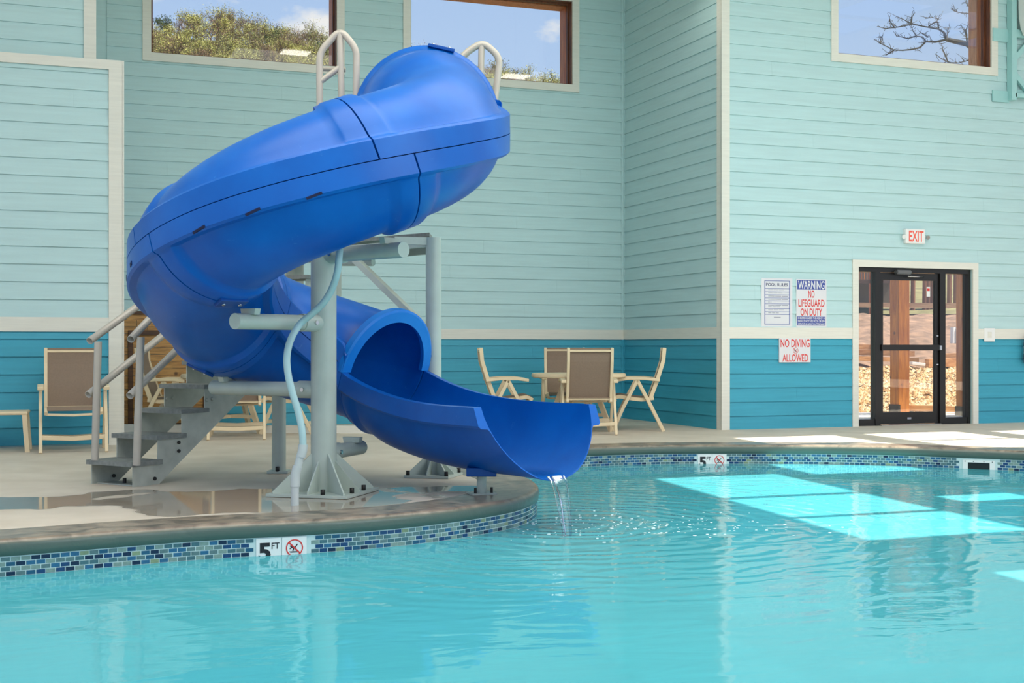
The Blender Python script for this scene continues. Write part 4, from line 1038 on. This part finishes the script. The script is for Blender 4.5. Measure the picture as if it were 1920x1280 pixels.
# exit sign
ax_, bx_ = ud(1692), ud(1728.5); c, d = zt_of(1710, 457), zt_of(1710, 430)
ex = tag(empty('exit_sign', Md((ax_+bx_)/2, 0.03, c)), 'white EXIT sign with red letters above the glass door', 'sign')
bm = bmesh.new(); wbox(bm, Md, ax_, bx_, 0.01, 0.07, c, d); fix(bm); bmesh.ops.bevel(bm, geom=list(bm.edges), offset=0.006, segments=2, affect='EDGES'); hs = obj('housing', bm, M_white, ex)
lettering('EXIT', Md, ax_+.05, bx_-.028, c+.025, d-.025, 0.0705, mat('exit_red', (240, 92, 72), .4), ex, bold=0.015)
for u_, sg in ((ax_-.03, -1), (bx_+.04, 1)):
    bm = bmesh.new(); q = Md(u_, 0.05, c+.09); tube(bm, [q, q+V((0, -.03, -.01))], [0.02, 0.028], 12); fix(bm); hd_ = obj('lamp_head', bm, M_chrome if sg > 0 else M_white, ex)
    bm = bmesh.new(); tube(bm, [q, Md(ax_+.01 if sg < 0 else bx_-.01, .045, c+.085)], 0.007, 8); fix(bm); obj('lamp_arm', bm, M_white, hd_)
# switch plate
sw_ = tag(empty('switch_plate', Md(ud(1852), 0.02, 1.2)), 'white square switch plate on the trim band right of the door', 'switch')
bm = bmesh.new(); wbox(bm, Md, ud(1842.5), ud(1862.5), 0.02, 0.034, zt_of(1852, 640), zt_of(1852, 615)); fix(bm); bmesh.ops.bevel(bm, geom=list(bm.edges), offset=0.004, segments=2, affect='EDGES'); obj('cover', bm, M_white, sw_)
bm = bmesh.new(); wbox(bm, Md, ud(1849), ud(1856), 0.034, 0.037, zt_of(1852, 633), zt_of(1852, 622)); obj('rocker', fix(bm), M_cream, sw_)
# extinguisher
ux, zb_, ztp = ud(1919.5), zt_of(1915, 682), zt_of(1915, 634)
fe = tag(empty('fire_extinguisher', Md(ux, 0.1, zb_)), 'red fire extinguisher hanging on the wall at the right edge', 'fire extinguisher')
bm = bmesh.new(); c_ = Md(ux, 0.09, zb_); prof_ = [(0.0, 0), (0.05, 0.004), (0.06, 0.02), (0.06, ztp-zb_-.05), (0.045, ztp-zb_-.012), (0.02, ztp-zb_), (0.0, ztp-zb_)]
rr = [[bm.verts.new(c_+V((math.cos(2*PI*k/24)*r, math.sin(2*PI*k/24)*r, z))) for k in range(24)] for r, z in ((max(r, 1e-4), z) for r, z in prof_)]
for p, q in zip(rr, rr[1:]):
    for k in range(24): bm.faces.new((p[k], p[(k+1) % 24], q[(k+1) % 24], q[k])).smooth = True
fix(bm); cy = obj('cylinder', bm, mat('extinguisher_red', (176, 26, 34), .25, coat=.5), fe)
bm = bmesh.new(); tube(bm, [c_+V((0, 0, .14)), c_+V((0, 0, .24))], 0.0615, 24, False); obj('paper_label', bm, M_white, cy)
bm = bmesh.new(); tube(bm, [c_+V((0, 0, ztp-zb_-.01)), c_+V((0, 0, ztp-zb_+.035))], 0.022, 12); fix(bm); obj('valve', bm, mat('brass', (190, 140, 90), .35, .8), fe)
bm = bmesh.new(); box(bm, -.012, .10, -.010, .010, ztp-zb_+.03, ztp-zb_+.045, Matrix.Translation(c_), .003); fix(bm); obj('handle', bm, M_black, fe)
tubeo('hose', spline([c_+V((-.0, -.01, ztp-zb_+.01)), c_+V((-.05, -.01, ztp-zb_-.01)), c_+V((-.076, -.01, ztp-zb_-.12)), c_+V((-.072, -.01, .12)), c_+V((-.062, -.02, .06))], 6), 0.009, M_black, fe, 10)
# roof bracket frame and equipment housing at the upper right
br = tag(empty('steel_bracket_frame', Md(ud(1890), .1, 4.5)), 'teal painted steel lattice bracket bolted to the wall at the upper right', 'bracket')
def zz(x, y): return zt_of(x, y)
def wb_(name, x0, x1, y0, y1, n0, n1, parent=br, m=M_tealsteel):
    bm = bmesh.new(); wbox(bm, Md, ud(x0), ud(x1), n0, n1, zz((x0+x1)/2, y1), zz((x0+x1)/2, y0)); return obj(name, fix(bm), m, parent)
wb_('upright', 1886, 1895, -90, 190, 0.02, 0.12)
wb_('mounting_plate', 1858, 1888, 55, 79, 0.03, 0.045, m=M_tealsteel); wb_('mounting_plate', 1858, 1888, 171, 192, 0.02, 0.04)
wb_('lower_chord', 1893, 2010, 182, 189, 0.04, 0.12); wb_('cross_bar', 1893, 2010, 64, 78, 0.04, 0.10); wb_('cross_bar', 1893, 1980, 172, 178, 0.02, 0.04)
def diag(x0, y0, x1, y1):
    a_, b_ = Md(ud(x0), .07, zz(x0, y0)), Md(ud(x1), .07, zz(x1, y1)); d_ = (b_-a_).normalized(); n2 = V((-d_.z, 0, d_.x)); bm = bmesh.new(); w2 = .035
    hexa(bm, [a_-n2*w2+V((0, -.02, 0)), b_-n2*w2+V((0, -.02, 0)), b_-n2*w2+V((0, .02, 0)), a_-n2*w2+V((0, .02, 0)), a_+n2*w2+V((0, -.02, 0)), b_+n2*w2+V((0, -.02, 0)), b_+n2*w2+V((0, .02, 0)), a_+n2*w2+V((0, .02, 0))]); obj('diagonal', fix(bm), M_tealsteel, br)
diag(1893, 114, 1935, 66); diag(1893, 138, 1935, 192)
hb = tag(empty('equipment_housing', Md(ud(1910), .15, 5.3)), 'white moulded equipment housing hanging in the teal bracket at the upper right corner', 'housing')
hp_ = [(1896, -60), (1896, 20), (1897, 40), (1900, 58), (1905, 71), (1921, 71), (1935, 60), (1935, -60)]
plate('shell', [Md(ud(x), .20, zz(x, y)) for x, y in hp_], 0.12, M_white, hb, (0, 1, 0))
for y in (16, 22): wb_('red_mark', 1902, 1913, y-1.2, y+.8, .26, .2615, hb, M_red)
wb_('small_opening', 1917.5, 1935, 27, 52, .26, .2615, hb, M_grey)
# hanging strip lights (their reflections show in the high windows)
M_lamp = bpy.data.materials.new('lamp_tube'); M_lamp.use_nodes = True; bsd = M_lamp.node_tree.nodes['Principled BSDF']; bsd.inputs['Emission Color'].default_value = (1, .95, .85, 1); bsd.inputs['Emission Strength'].default_value = 14
for (x, y) in ((3.82, 14.8), (7.55, 14.35)):
    rt = tag(empty('strip_light', (x, y, 5.5)), 'white strip light reflected in the %s high window' % ('left' if x < 5 else 'middle'), 'light', 'strip lights')
    bm = bmesh.new(); box(bm, x-.24, x+.24, y-.17, y+.17, 5.5, 5.56); box(bm, x-.01, x+.01, y-.01, y+.01, 5.56, H); obj('housing', fix(bm), M_white, rt)
    for k in (-.11, 0, .11): bm = bmesh.new(); tube(bm, [(x-.21, y+k, 5.48), (x+.21, y+k, 5.48)], 0.013, 8); obj('lamp_tube', fix(bm), M_lamp, rt)

# ------------------------------------------------------------------ OUTDOORS
def cplan(p): return (p.x*CA-p.y*SA, p.x*SA+p.y*CA)
bm = bmesh.new()
f_ = bm.faces.new([bm.verts.new(p_) for p_ in ((-900, YB, -0.03), (900, YB, -0.03), (900, 1200, -0.03), (-900, 1200, -0.03))]); f_.normal_update()
if f_.normal.z < 0: f_.normal_flip()
gr = struct(obj('ground', bm, M_hill))
bm = bmesh.new(); box(bm, XS+0.2, 26, YD+0.17, 19.2, -0.08, -0.004); struct(obj('floor_patio', bm, M_pave))
rg = random.Random(11)
def terrain(name, x0, x1, Zs, hfun, m, amp=0.0, fr=1.0, nx=40):
    bm = bmesh.new(); g = []
    for Z in Zs:
        row = []
        for i in range(nx+1):
            x = x0+(x1-x0)*i/nx; p = cw((x-960)/F*Z, Z); h = hfun(x, Z); p.z = h+(noise.noise(Vector((p.x*fr, p.y*fr, 0)))*amp if amp else 0); row.append(bm.verts.new(p))
        g.append(row)
    for a, b in zip(g, g[1:]):
        for i in range(nx): bm.faces.new((a[i], a[i+1], b[i+1], b[i])).smooth = True
    bm.normal_update()
    for f in bm.faces:
        if f.normal.z < 0: f.normal_flip()
    return obj(name, bm, m)
# gravel bank behind the door
def lin(tab, x):
    if x <= tab[0][0]: return tab[0][1]
    for (a, va), (b, vb) in zip(tab, tab[1:]):
        if x <= b: return va+(vb-va)*(x-a)/(b-a)
    return tab[-1][1]
bank = [(20.6, 0.0), (22, 0.14), (24, 0.38), (26, 0.58), (27, 0.64), (28, 0.80), (30, 1.12), (34, 1.58), (36, 1.80), (38, 1.93), (44, 1.98)]
hb_ = lambda x, Z: lin(bank, Z)
struct_g = terrain('gravel_slope', 1380, 2200, [20.6+0.15*i for i in range(38)], hb_, M_gravel, 0.05, 3.0, 90); tag(struct_g, 'tan gravel bank outside the glass door', 'gravel', kind='stuff')
dirt = terrain('dirt_bank', 1380, 2200, [26.3+0.2*i for i in range(60)], hb_, M_dirt, 0.16, 1.6, 130); tag(dirt, 'bare brown dirt bank above the gravel outside the door', 'dirt', kind='stuff')
road = terrain('road', 1300, 2300, [38.3, 40, 44], lambda x, Z: 2.0, mat('pale_road', (214, 206, 196), .9), 0, 1, 10); struct(road)
bm = bmesh.new(); cols = [mat('stone_%s' % n_, c_, 0.9) for n_, c_ in (('tan', (196, 158, 108)), ('ochre', (164, 122, 74)), ('pale', (214, 186, 144)), ('brown', (116, 88, 62)))]
for k in range(7500):
    Z = rg.uniform(20.6, 26.2); x = rg.uniform(1560, 1880); p = cw((x-960)/F*Z, Z); p.z = hb_(x, Z)+noise.noise(Vector((p.x*3, p.y*3, 0)))*0.05+0.01
    r = rg.uniform(0.022, 0.062); mi = rg.choices(range(4), [4, 3, 4, 1])[0]
    pts = [Vector((rg.uniform(.7, 1.3)*a, rg.uniform(.7, 1.3)*b, rg.uniform(.5, .9)*c))*r for a, b, c in ((1, 0, 0), (0, 1, 0), (-1, 0, 0), (0, -1, 0), (0, 0, 1.), (0, 0, -1.))]
    ang = Matrix.Rotation(rg.uniform(0, 6.3), 3, 'Z'); v = [bm.verts.new(p+ang @ q) for q in pts]
    for a, b in ((0, 1), (1, 2), (2, 3), (3, 0)):
        bm.faces.new((v[a], v[b], v[4])).material_index = mi; bm.faces.new((v[b], v[a], v[5])).material_index = mi
tag(obj('gravel_stones', bm, cols), 'loose tan stones covering the bank outside the door', 'stones', kind='stuff')
# posts of the porch
def post(x, Z, w2, label, h=6.0):
    p = cw((x-960)/F*Z, Z); rt = tag(empty('wooden_post', p), label, 'post'); bm = bmesh.new(); box(bm, p.x-w2, p.x+w2, p.y-w2, p.y+w2, 0.02, h, bev=0.008); obj('shaft', bm, M_post, rt)
    bm = bmesh.new(); box(bm, p.x-w2-.01, p.x-w2+.03, p.y-w2-.012, p.y+w2+.012, 0.0, .14); obj('post_bracket', bm, M_bolt, rt)
post(1687, 20.2, 0.105, 'stained square wooden post outside behind the middle of the glass door', 5.2)
post(1809, 19.6, 0.09, 'stained wooden post outside seen through the right side pane', 4.9)
# lumber
def plank_o(x0, y0, x1, y1, Z0, Z1, h, label, grp='loose lumber outside the door', w_=0.07):
    a = px(x0, y0, Z0); b = px(x1, y1, Z1); o_ = beam('lumber_plank', a, b, h, w_, None, M_lumber); tag(o_, label, 'lumber', grp)
plank_o(1560, 648, 1668, 652, 26.6, 26.9, 0.05, 'long top plank of the lumber stack behind the left pane')
plank_o(1565, 659, 1712, 663, 26.4, 26.7, 0.055, 'orange middle plank of the lumber stack behind the door')
plank_o(1590, 671, 1720, 675, 26.2, 26.4, 0.045, 'lowest plank of the lumber stack behind the door')
plank_o(1738, 681, 1850, 676, 26.0, 26.4, 0.085, 'thick timber lying right of the post behind the door')
plank_o(1752, 667, 1850, 664, 26.5, 26.8, 0.045, 'upper plank resting above the thick timber behind the door')
plank_o(1700, 764, 1840, 768, 20.4, 20.2, 0.045, 'wood edging board at the foot of the gravel bank')
wp2 = px(1717, 682, 25.8); bm = bmesh.new(); box(bm, -.16, .16, -.1, .1, -.03, .03, Matrix.Translation(wp2) @ Matrix.Rotation(.1, 4, 'Y'), bev=.008); tag(obj('paving_slab', bm, mat('pale_slab', (226, 220, 214), .8)), 'pale slab lying in the dirt behind the door', 'slab')
for x_ in (1786, 1795):
    q = px(x_, 619, 30); tag(tubeo('white_stake', [q-V((0, 0, .3)), q+V((0, 0, .07))], .05, M_white), 'short white %s pipe stub on the dirt bank' % ('left' if x_ < 1790 else 'right'), 'pipe')
# guard rail
gd = tag(empty('guard_rail', px(1700, 590, 39)), 'wooden guard rail along the road above the dirt bank', 'guard rail')
M_gr = wood('weathered_rail', (150, 112, 80), (190, 150, 112), knots=False)
beam('rail_beam', px(1400, 570, 38.6), px(2100, 575, 38.6), 0.07, .04, gd, M_gr)
for x_ in (1500, 1572, 1645, 1706, 1800, 1870, 1950): beam('post', px(x_, 592, 38.7)-V((0, 0, .1)), px(x_, 568, 38.7), .08, .08, gd, M_gr)
# slope with grass behind the road
M_grass = mat('dry_grass_slope', (124, 116, 76), 1.0, var=.3, vscale=1.5)
sl = terrain('grass_slope', 1200, 2400, [44, 50, 60, 70, 85, 100, 130], lambda x, Z: 2.0+(Z-44)*0.16, M_grass, 0.5, .2, 30); struct(sl)
# lodge building at the left
bl = tag(empty('lodge_building', px(1590, 588, 46)), 'brown building with a railed balcony behind the left pane of the door', 'building')
bw = lambda n_, x0, x1, y0, y1, Za, Zb, m: (lambda bm: obj(n_, (hexa(bm, [px(x0, y1, Za), px(x1, y1, Za), px(x1, y1, Zb), px(x0, y1, Zb), px(x0, y0, Za), px(x1, y0, Za), px(x1, y0, Zb), px(x0, y0, Zb)]), fix(bm))[1], m, bl))(bmesh.new())
bw('wall', 1480, 1668, 470, 588, 48, 52, mat('lodge_wall', (130, 112, 94), .9)); bw('balcony_floor', 1480, 1672, 524, 531, 46, 48, M_darkwood)
for x_ in (1560, 1600, 1629, 1668): bw('balcony_post', x_, x_+5, 455, 590, 46, 46.2, mat('red_brown_post', (140, 76, 50), .8))
bw('balcony_rail', 1480, 1672, 505, 507, 46, 46.1, M_post)
for k in range(14): bw('baluster', 1600+k*5, 1601.5+k*5, 507, 524, 46, 46.05, M_post)
# trees
def tree_mesh(seed, h, cr, nleaf, leafm, leaf=0.3, bare=False):
    r_ = random.Random(seed); bm = bmesh.new()
    def seg(a, b, ra, rb, n_=5):
        d = (b-a).normalized(); s = d.cross(V((.3, .9, .2))).normalized(); u = s.cross(d)
        A = [bm.verts.new(a+(s*math.cos(2*PI*k/n_)+u*math.sin(2*PI*k/n_))*ra) for k in range(n_)]; B = [bm.verts.new(b+(s*math.cos(2*PI*k/n_)+u*math.sin(2*PI*k/n_))*rb) for k in range(n_)]
        for k in range(n_): bm.faces.new((A[k], A[(k+1) % n_], B[(k+1) % n_], B[k]))
    tips = []
    def grow_(p, d, L_, r, lev):
        q = p+d*L_; seg(p, q, r, r*.65, 5 if lev < 2 else 3); tips.append(q)
        if lev < 4:
            for k in range(3 if lev else 5):
                nd = (d*0.75+V((r_.uniform(-1, 1), r_.uniform(-1, 1), r_.uniform(-.1, .75)))*.75).normalized(); grow_(p.lerp(q, r_.uniform(.55, 1)), nd, L_*r_.uniform(.6, .85), r*.6, lev+1)
    grow_(V((0, 0, -.6)), V((0, 0, 1)), h*.34, h*.018, 0)
    me = bpy.data.meshes.new('trunk'); bm.to_mesh(me); bm.free(); me.materials.append(M_bark)
    bm = bmesh.new()
    for k in range(nleaf):
        t_ = r_.choice(tips[4:]); p = t_+V((r_.gauss(0, 1), r_.gauss(0, 1), r_.gauss(0, .8)))*cr*.16
        a = V((r_.uniform(-1, 1), r_.uniform(-1, 1), r_.uniform(-1, 1))).normalized(); b = a.cross(V((r_.uniform(-1, 1), r_.uniform(-1, 1), r_.uniform(-1, 1)))).normalized(); sz = leaf*r_.uniform(.5, 1.2)
        bm.faces.new([bm.verts.new(p+a*sz), bm.verts.new(p+b*sz*.7), bm.verts.new(p-a*sz*.8)])
    m2 = bpy.data.meshes.new('foliage'); bm.to_mesh(m2); bm.free(); m2.materials.append(leafm); return me, m2
TM = [tree_mesh(s_, 8, 3, nl, M_leaf[mi], lf) for s_, nl, mi, lf in ((1, 900, 0, .20), (2, 800, 1, .2), (3, 420, 2, .14), (4, 1100, 0, .20), (5, 520, 2, .14), (6, 1500, 3, .26))]
def put_tree(k, p, sc, label, group):
    rt = tag(empty('tree', p, rg.uniform(0, 6.28)), label, 'tree', group); rt.scale = (sc, sc, sc*rg.uniform(.9, 1.15))
    for nme, me in zip(('trunk', 'foliage'), TM[k]):
        o_ = bpy.data.objects.new(nme, me); col.objects.link(o_); o_.parent = rt
sky_l = [(0, 40), (150, 28), (283, 26), (345, 14), (400, 22), (430, 14), (470, 30), (520, 38), (620, 52), (700, 66), (770, 82), (850, 92), (905, 108), (960, 118), (1000, 130), (1056, 134), (1100, 146), (1250, 170)]
def hh(x, Z):
    top = (HY-lin(sky_l, x)+(12 if x < 700 else 16))*320/F+1-9.0; return max(-1, top*max(0, (Z-120)/200.0)) if Z < 320 else top-(Z-320)*.05
hl = terrain('hillside', -150, 1300, [120, 160, 200, 230, 250, 270, 290, 305, 320, 345, 380], hh, M_hill, 0.6, .05, 70); struct(hl)
names = ['budding yellow-green tree on the distant hillside', 'olive tree on the distant hillside', 'bare brown tree on the distant hillside', 'budding yellow-green tree on the distant hillside', 'bare brown tree on the distant hillside', 'dark green tree on the distant hill crest']
for (x0, x1, cnt, zlo) in ((262, 640, 165, 262), (752, 1075, 105, 268)):
    for j in range(cnt):
        x = rg.uniform(x0, x1); Z = zlo+(322-zlo)*((j+.5)/cnt)**.9; k = rg.choices(range(6), [3, 3, 4, 3, 4, .4])[0]
        p = cw((x-960)/F*Z, Z); p.z = hh(x, Z)-.3; wn = 'left' if x0 < 700 else 'middle'; put_tree(k, p, rg.uniform(.85, 1.2), names[k].replace('distant hill', 'distant hill' ).replace(' on the', ' seen through the %s high window on the' % wn), {0: 'budding', 3: 'budding', 1: 'olive', 2: 'bare', 4: 'bare', 5: 'dark'}[k]+' hillside trees in the %s window' % wn)
bm = bmesh.new(); cmax = 0          # the forest goes on beyond what the windows frame
for j in range(230):
    x = rg.choice((rg.uniform(-140, 255), rg.uniform(645, 748), rg.uniform(1080, 1290), rg.uniform(1080, 1290))); Z = rg.uniform(262, 322); k = rg.randrange(5); p = cw((x-960)/F*Z, Z); p.z = hh(x, Z)-.3; n0 = len(bm.verts); f0 = len(bm.faces)
    bm.from_mesh(TM[k][1]); bm.verts.ensure_lookup_table(); bm.faces.ensure_lookup_table(); mt_ = Matrix.Translation(p) @ Matrix.Rotation(rg.uniform(0, 6), 4, 'Z')
    for v in bm.verts[n0:]: v.co = mt_ @ v.co
    for f in bm.faces[f0:]: f.material_index = k
tag(obj('distant_woods', bm, [TM[k][1].materials[0] for k in range(5)]), 'continuous spring woods covering the hillside beside the window views', 'woods', kind='stuff')
for j, (x, Z, sc, k) in enumerate(((1600, 62, .9, 0), (1660, 70, 1.1, 1), (1712, 56, .9, 4), (1735, 60, 1.0, 2), (1748, 66, 1.1, 0), (1778, 58, .95, 3), (1796, 64, 1.0, 0), (1820, 70, 1.1, 1), (1690, 84, 1.4, 3), (1760, 90, 1.5, 0), (1800, 92, 1.4, 3), (1850, 80, 1.2, 2), (1720, 100, 1.6, 1), (1640, 95, 1.5, 0))):
    p = cw((x-960)/F*Z, Z); p.z = 2.0+(Z-44)*.16; put_tree(k, p, sc*.6, 'small tree beyond the road, seen through the glass door', 'trees beyond the road')
for j, x in enumerate((1711, 1733, 1740, 1748, 1779, 1791)):
    Z = 47; q = px(x, 592, Z); tag(tubeo('slender_tree', [q-V((0, 0, .5)), q+V((.05, 0, 3)), q+V((0, .1, 7))], [.085, .075, .04], mat('red_bark', (128, 82, 58), .9), None, 8), ['slim trunk just right of the post', 'middle slim trunk', 'grey-brown trunk touching the middle one', 'slim trunk at the door edge', 'left trunk in the right pane', 'right trunk in the right pane'][j]+' beyond the road', 'tree')
# bare branch in the right high window, on a tree standing out of view
ZB = 26.0
bt = tag(empty('bare_tree', cw((2010-960)/F*ZB, ZB)), 'bare grey branch reaching across the right high window', 'tree')
S5 = lambda p: (1540+p[0]/5.0526, p[1]/5.0526)
def br_(pts, r0, r1, seed=0):
    r_ = random.Random(seed); P3 = []
    for i, p in enumerate(pts): X, Y = S5(p); P3.append(px(X, Y, ZB+0.5*math.sin(i*1.3+seed)))
    n_ = len(P3); tubeo('branch', P3, [r0+(r1-r0)*i/(n_-1) for i in range(n_)], M_twig, bt, 6); return P3
q0 = cw((2010-960)/F*ZB, ZB)
tubeo('trunk', [q0-V((0, 0, .1)), q0+V((0, 0, 2)), q0+V((.1, 0, 4.4)), px(2030, -80, ZB)], [.2, .17, .12, .08], M_twig, bt, 10)
br_([(2420, 900), (1900, 700), (1600, 580), (1450, 478), (1380, 415), (1280, 395), (1188, 374)], .09, .042)
main = [[(1188, 374), (1075, 398), (990, 392), (935, 450), (860, 468), (770, 476), (690, 474), (620, 440), (560, 410), (500, 370)], [(1188, 374), (1165, 310), (1110, 275), (1010, 258), (860, 228), (780, 185), (700, 150)], [(990, 392), (960, 350), (900, 340), (865, 290), (855, 232)], [(1110, 275), (1105, 215), (1090, 205), (1110, 180), (1050, 165), (985, 175)], [(855, 230), (760, 250), (690, 262), (600, 270), (530, 250)], [(900, 340), (820, 365), (740, 345), (715, 340)], [(690, 474), (650, 500), (610, 525)], [(1450, 470), (1380, 400), (1365, 310), (1320, 230)], [(2300, 700), (1900, 560), (1450, 545), (1380, 575), (1300, 597), (1200, 590), (1130, 550), (1080, 510)], [(2200, 300), (1450, 130), (1350, 125), (1270, 110), (1230, 75)], [(1450, 65), (1390, 55), (1370, 20)], [(1188, 374), (1195, 300), (1215, 250)], [(560, 410), (580, 370), (575, 350)], [(690, 262), (650, 200), (645, 160)], [(850, 228), (860, 160), (880, 125)], [(1380, 400), (1370, 280), (1400, 220)], [(1200, 590), (1150, 470), (1140, 410)], [(1090, 205), (1040, 230), (1010, 255)], [(1010, 350), (960, 320), (930, 300)]]
for i, b_ in enumerate(main): br_(b_, .024 if i < 2 else .015, .006, i)
bm = bmesh.new(); r_ = random.Random(9)
for b_ in main:
    for k in range(len(b_)*4):
        i = r_.randrange(len(b_)-1); t_ = r_.random(); a_ = (b_[i][0]*(1-t_)+b_[i+1][0]*t_, b_[i][1]*(1-t_)+b_[i+1][1]*t_)
        if a_[0] > 1700: continue
        e_ = (a_[0]+r_.gauss(-8, 32), a_[1]+r_.gauss(-14, 28)); m__ = ((a_[0]+e_[0])/2+r_.gauss(0, 6), (a_[1]+e_[1])/2+r_.gauss(0, 6)); Zt = ZB+r_.gauss(0, .3)
        tube(bm, [px(*S5(a_), ZB), px(*S5(m__), (Zt+ZB)/2), px(*S5(e_), Zt)], [.006, .005, .004], 3)
fix(bm); tw_ = obj('twigs', bm, M_twig, bt); tag(tw_, kind='stuff')
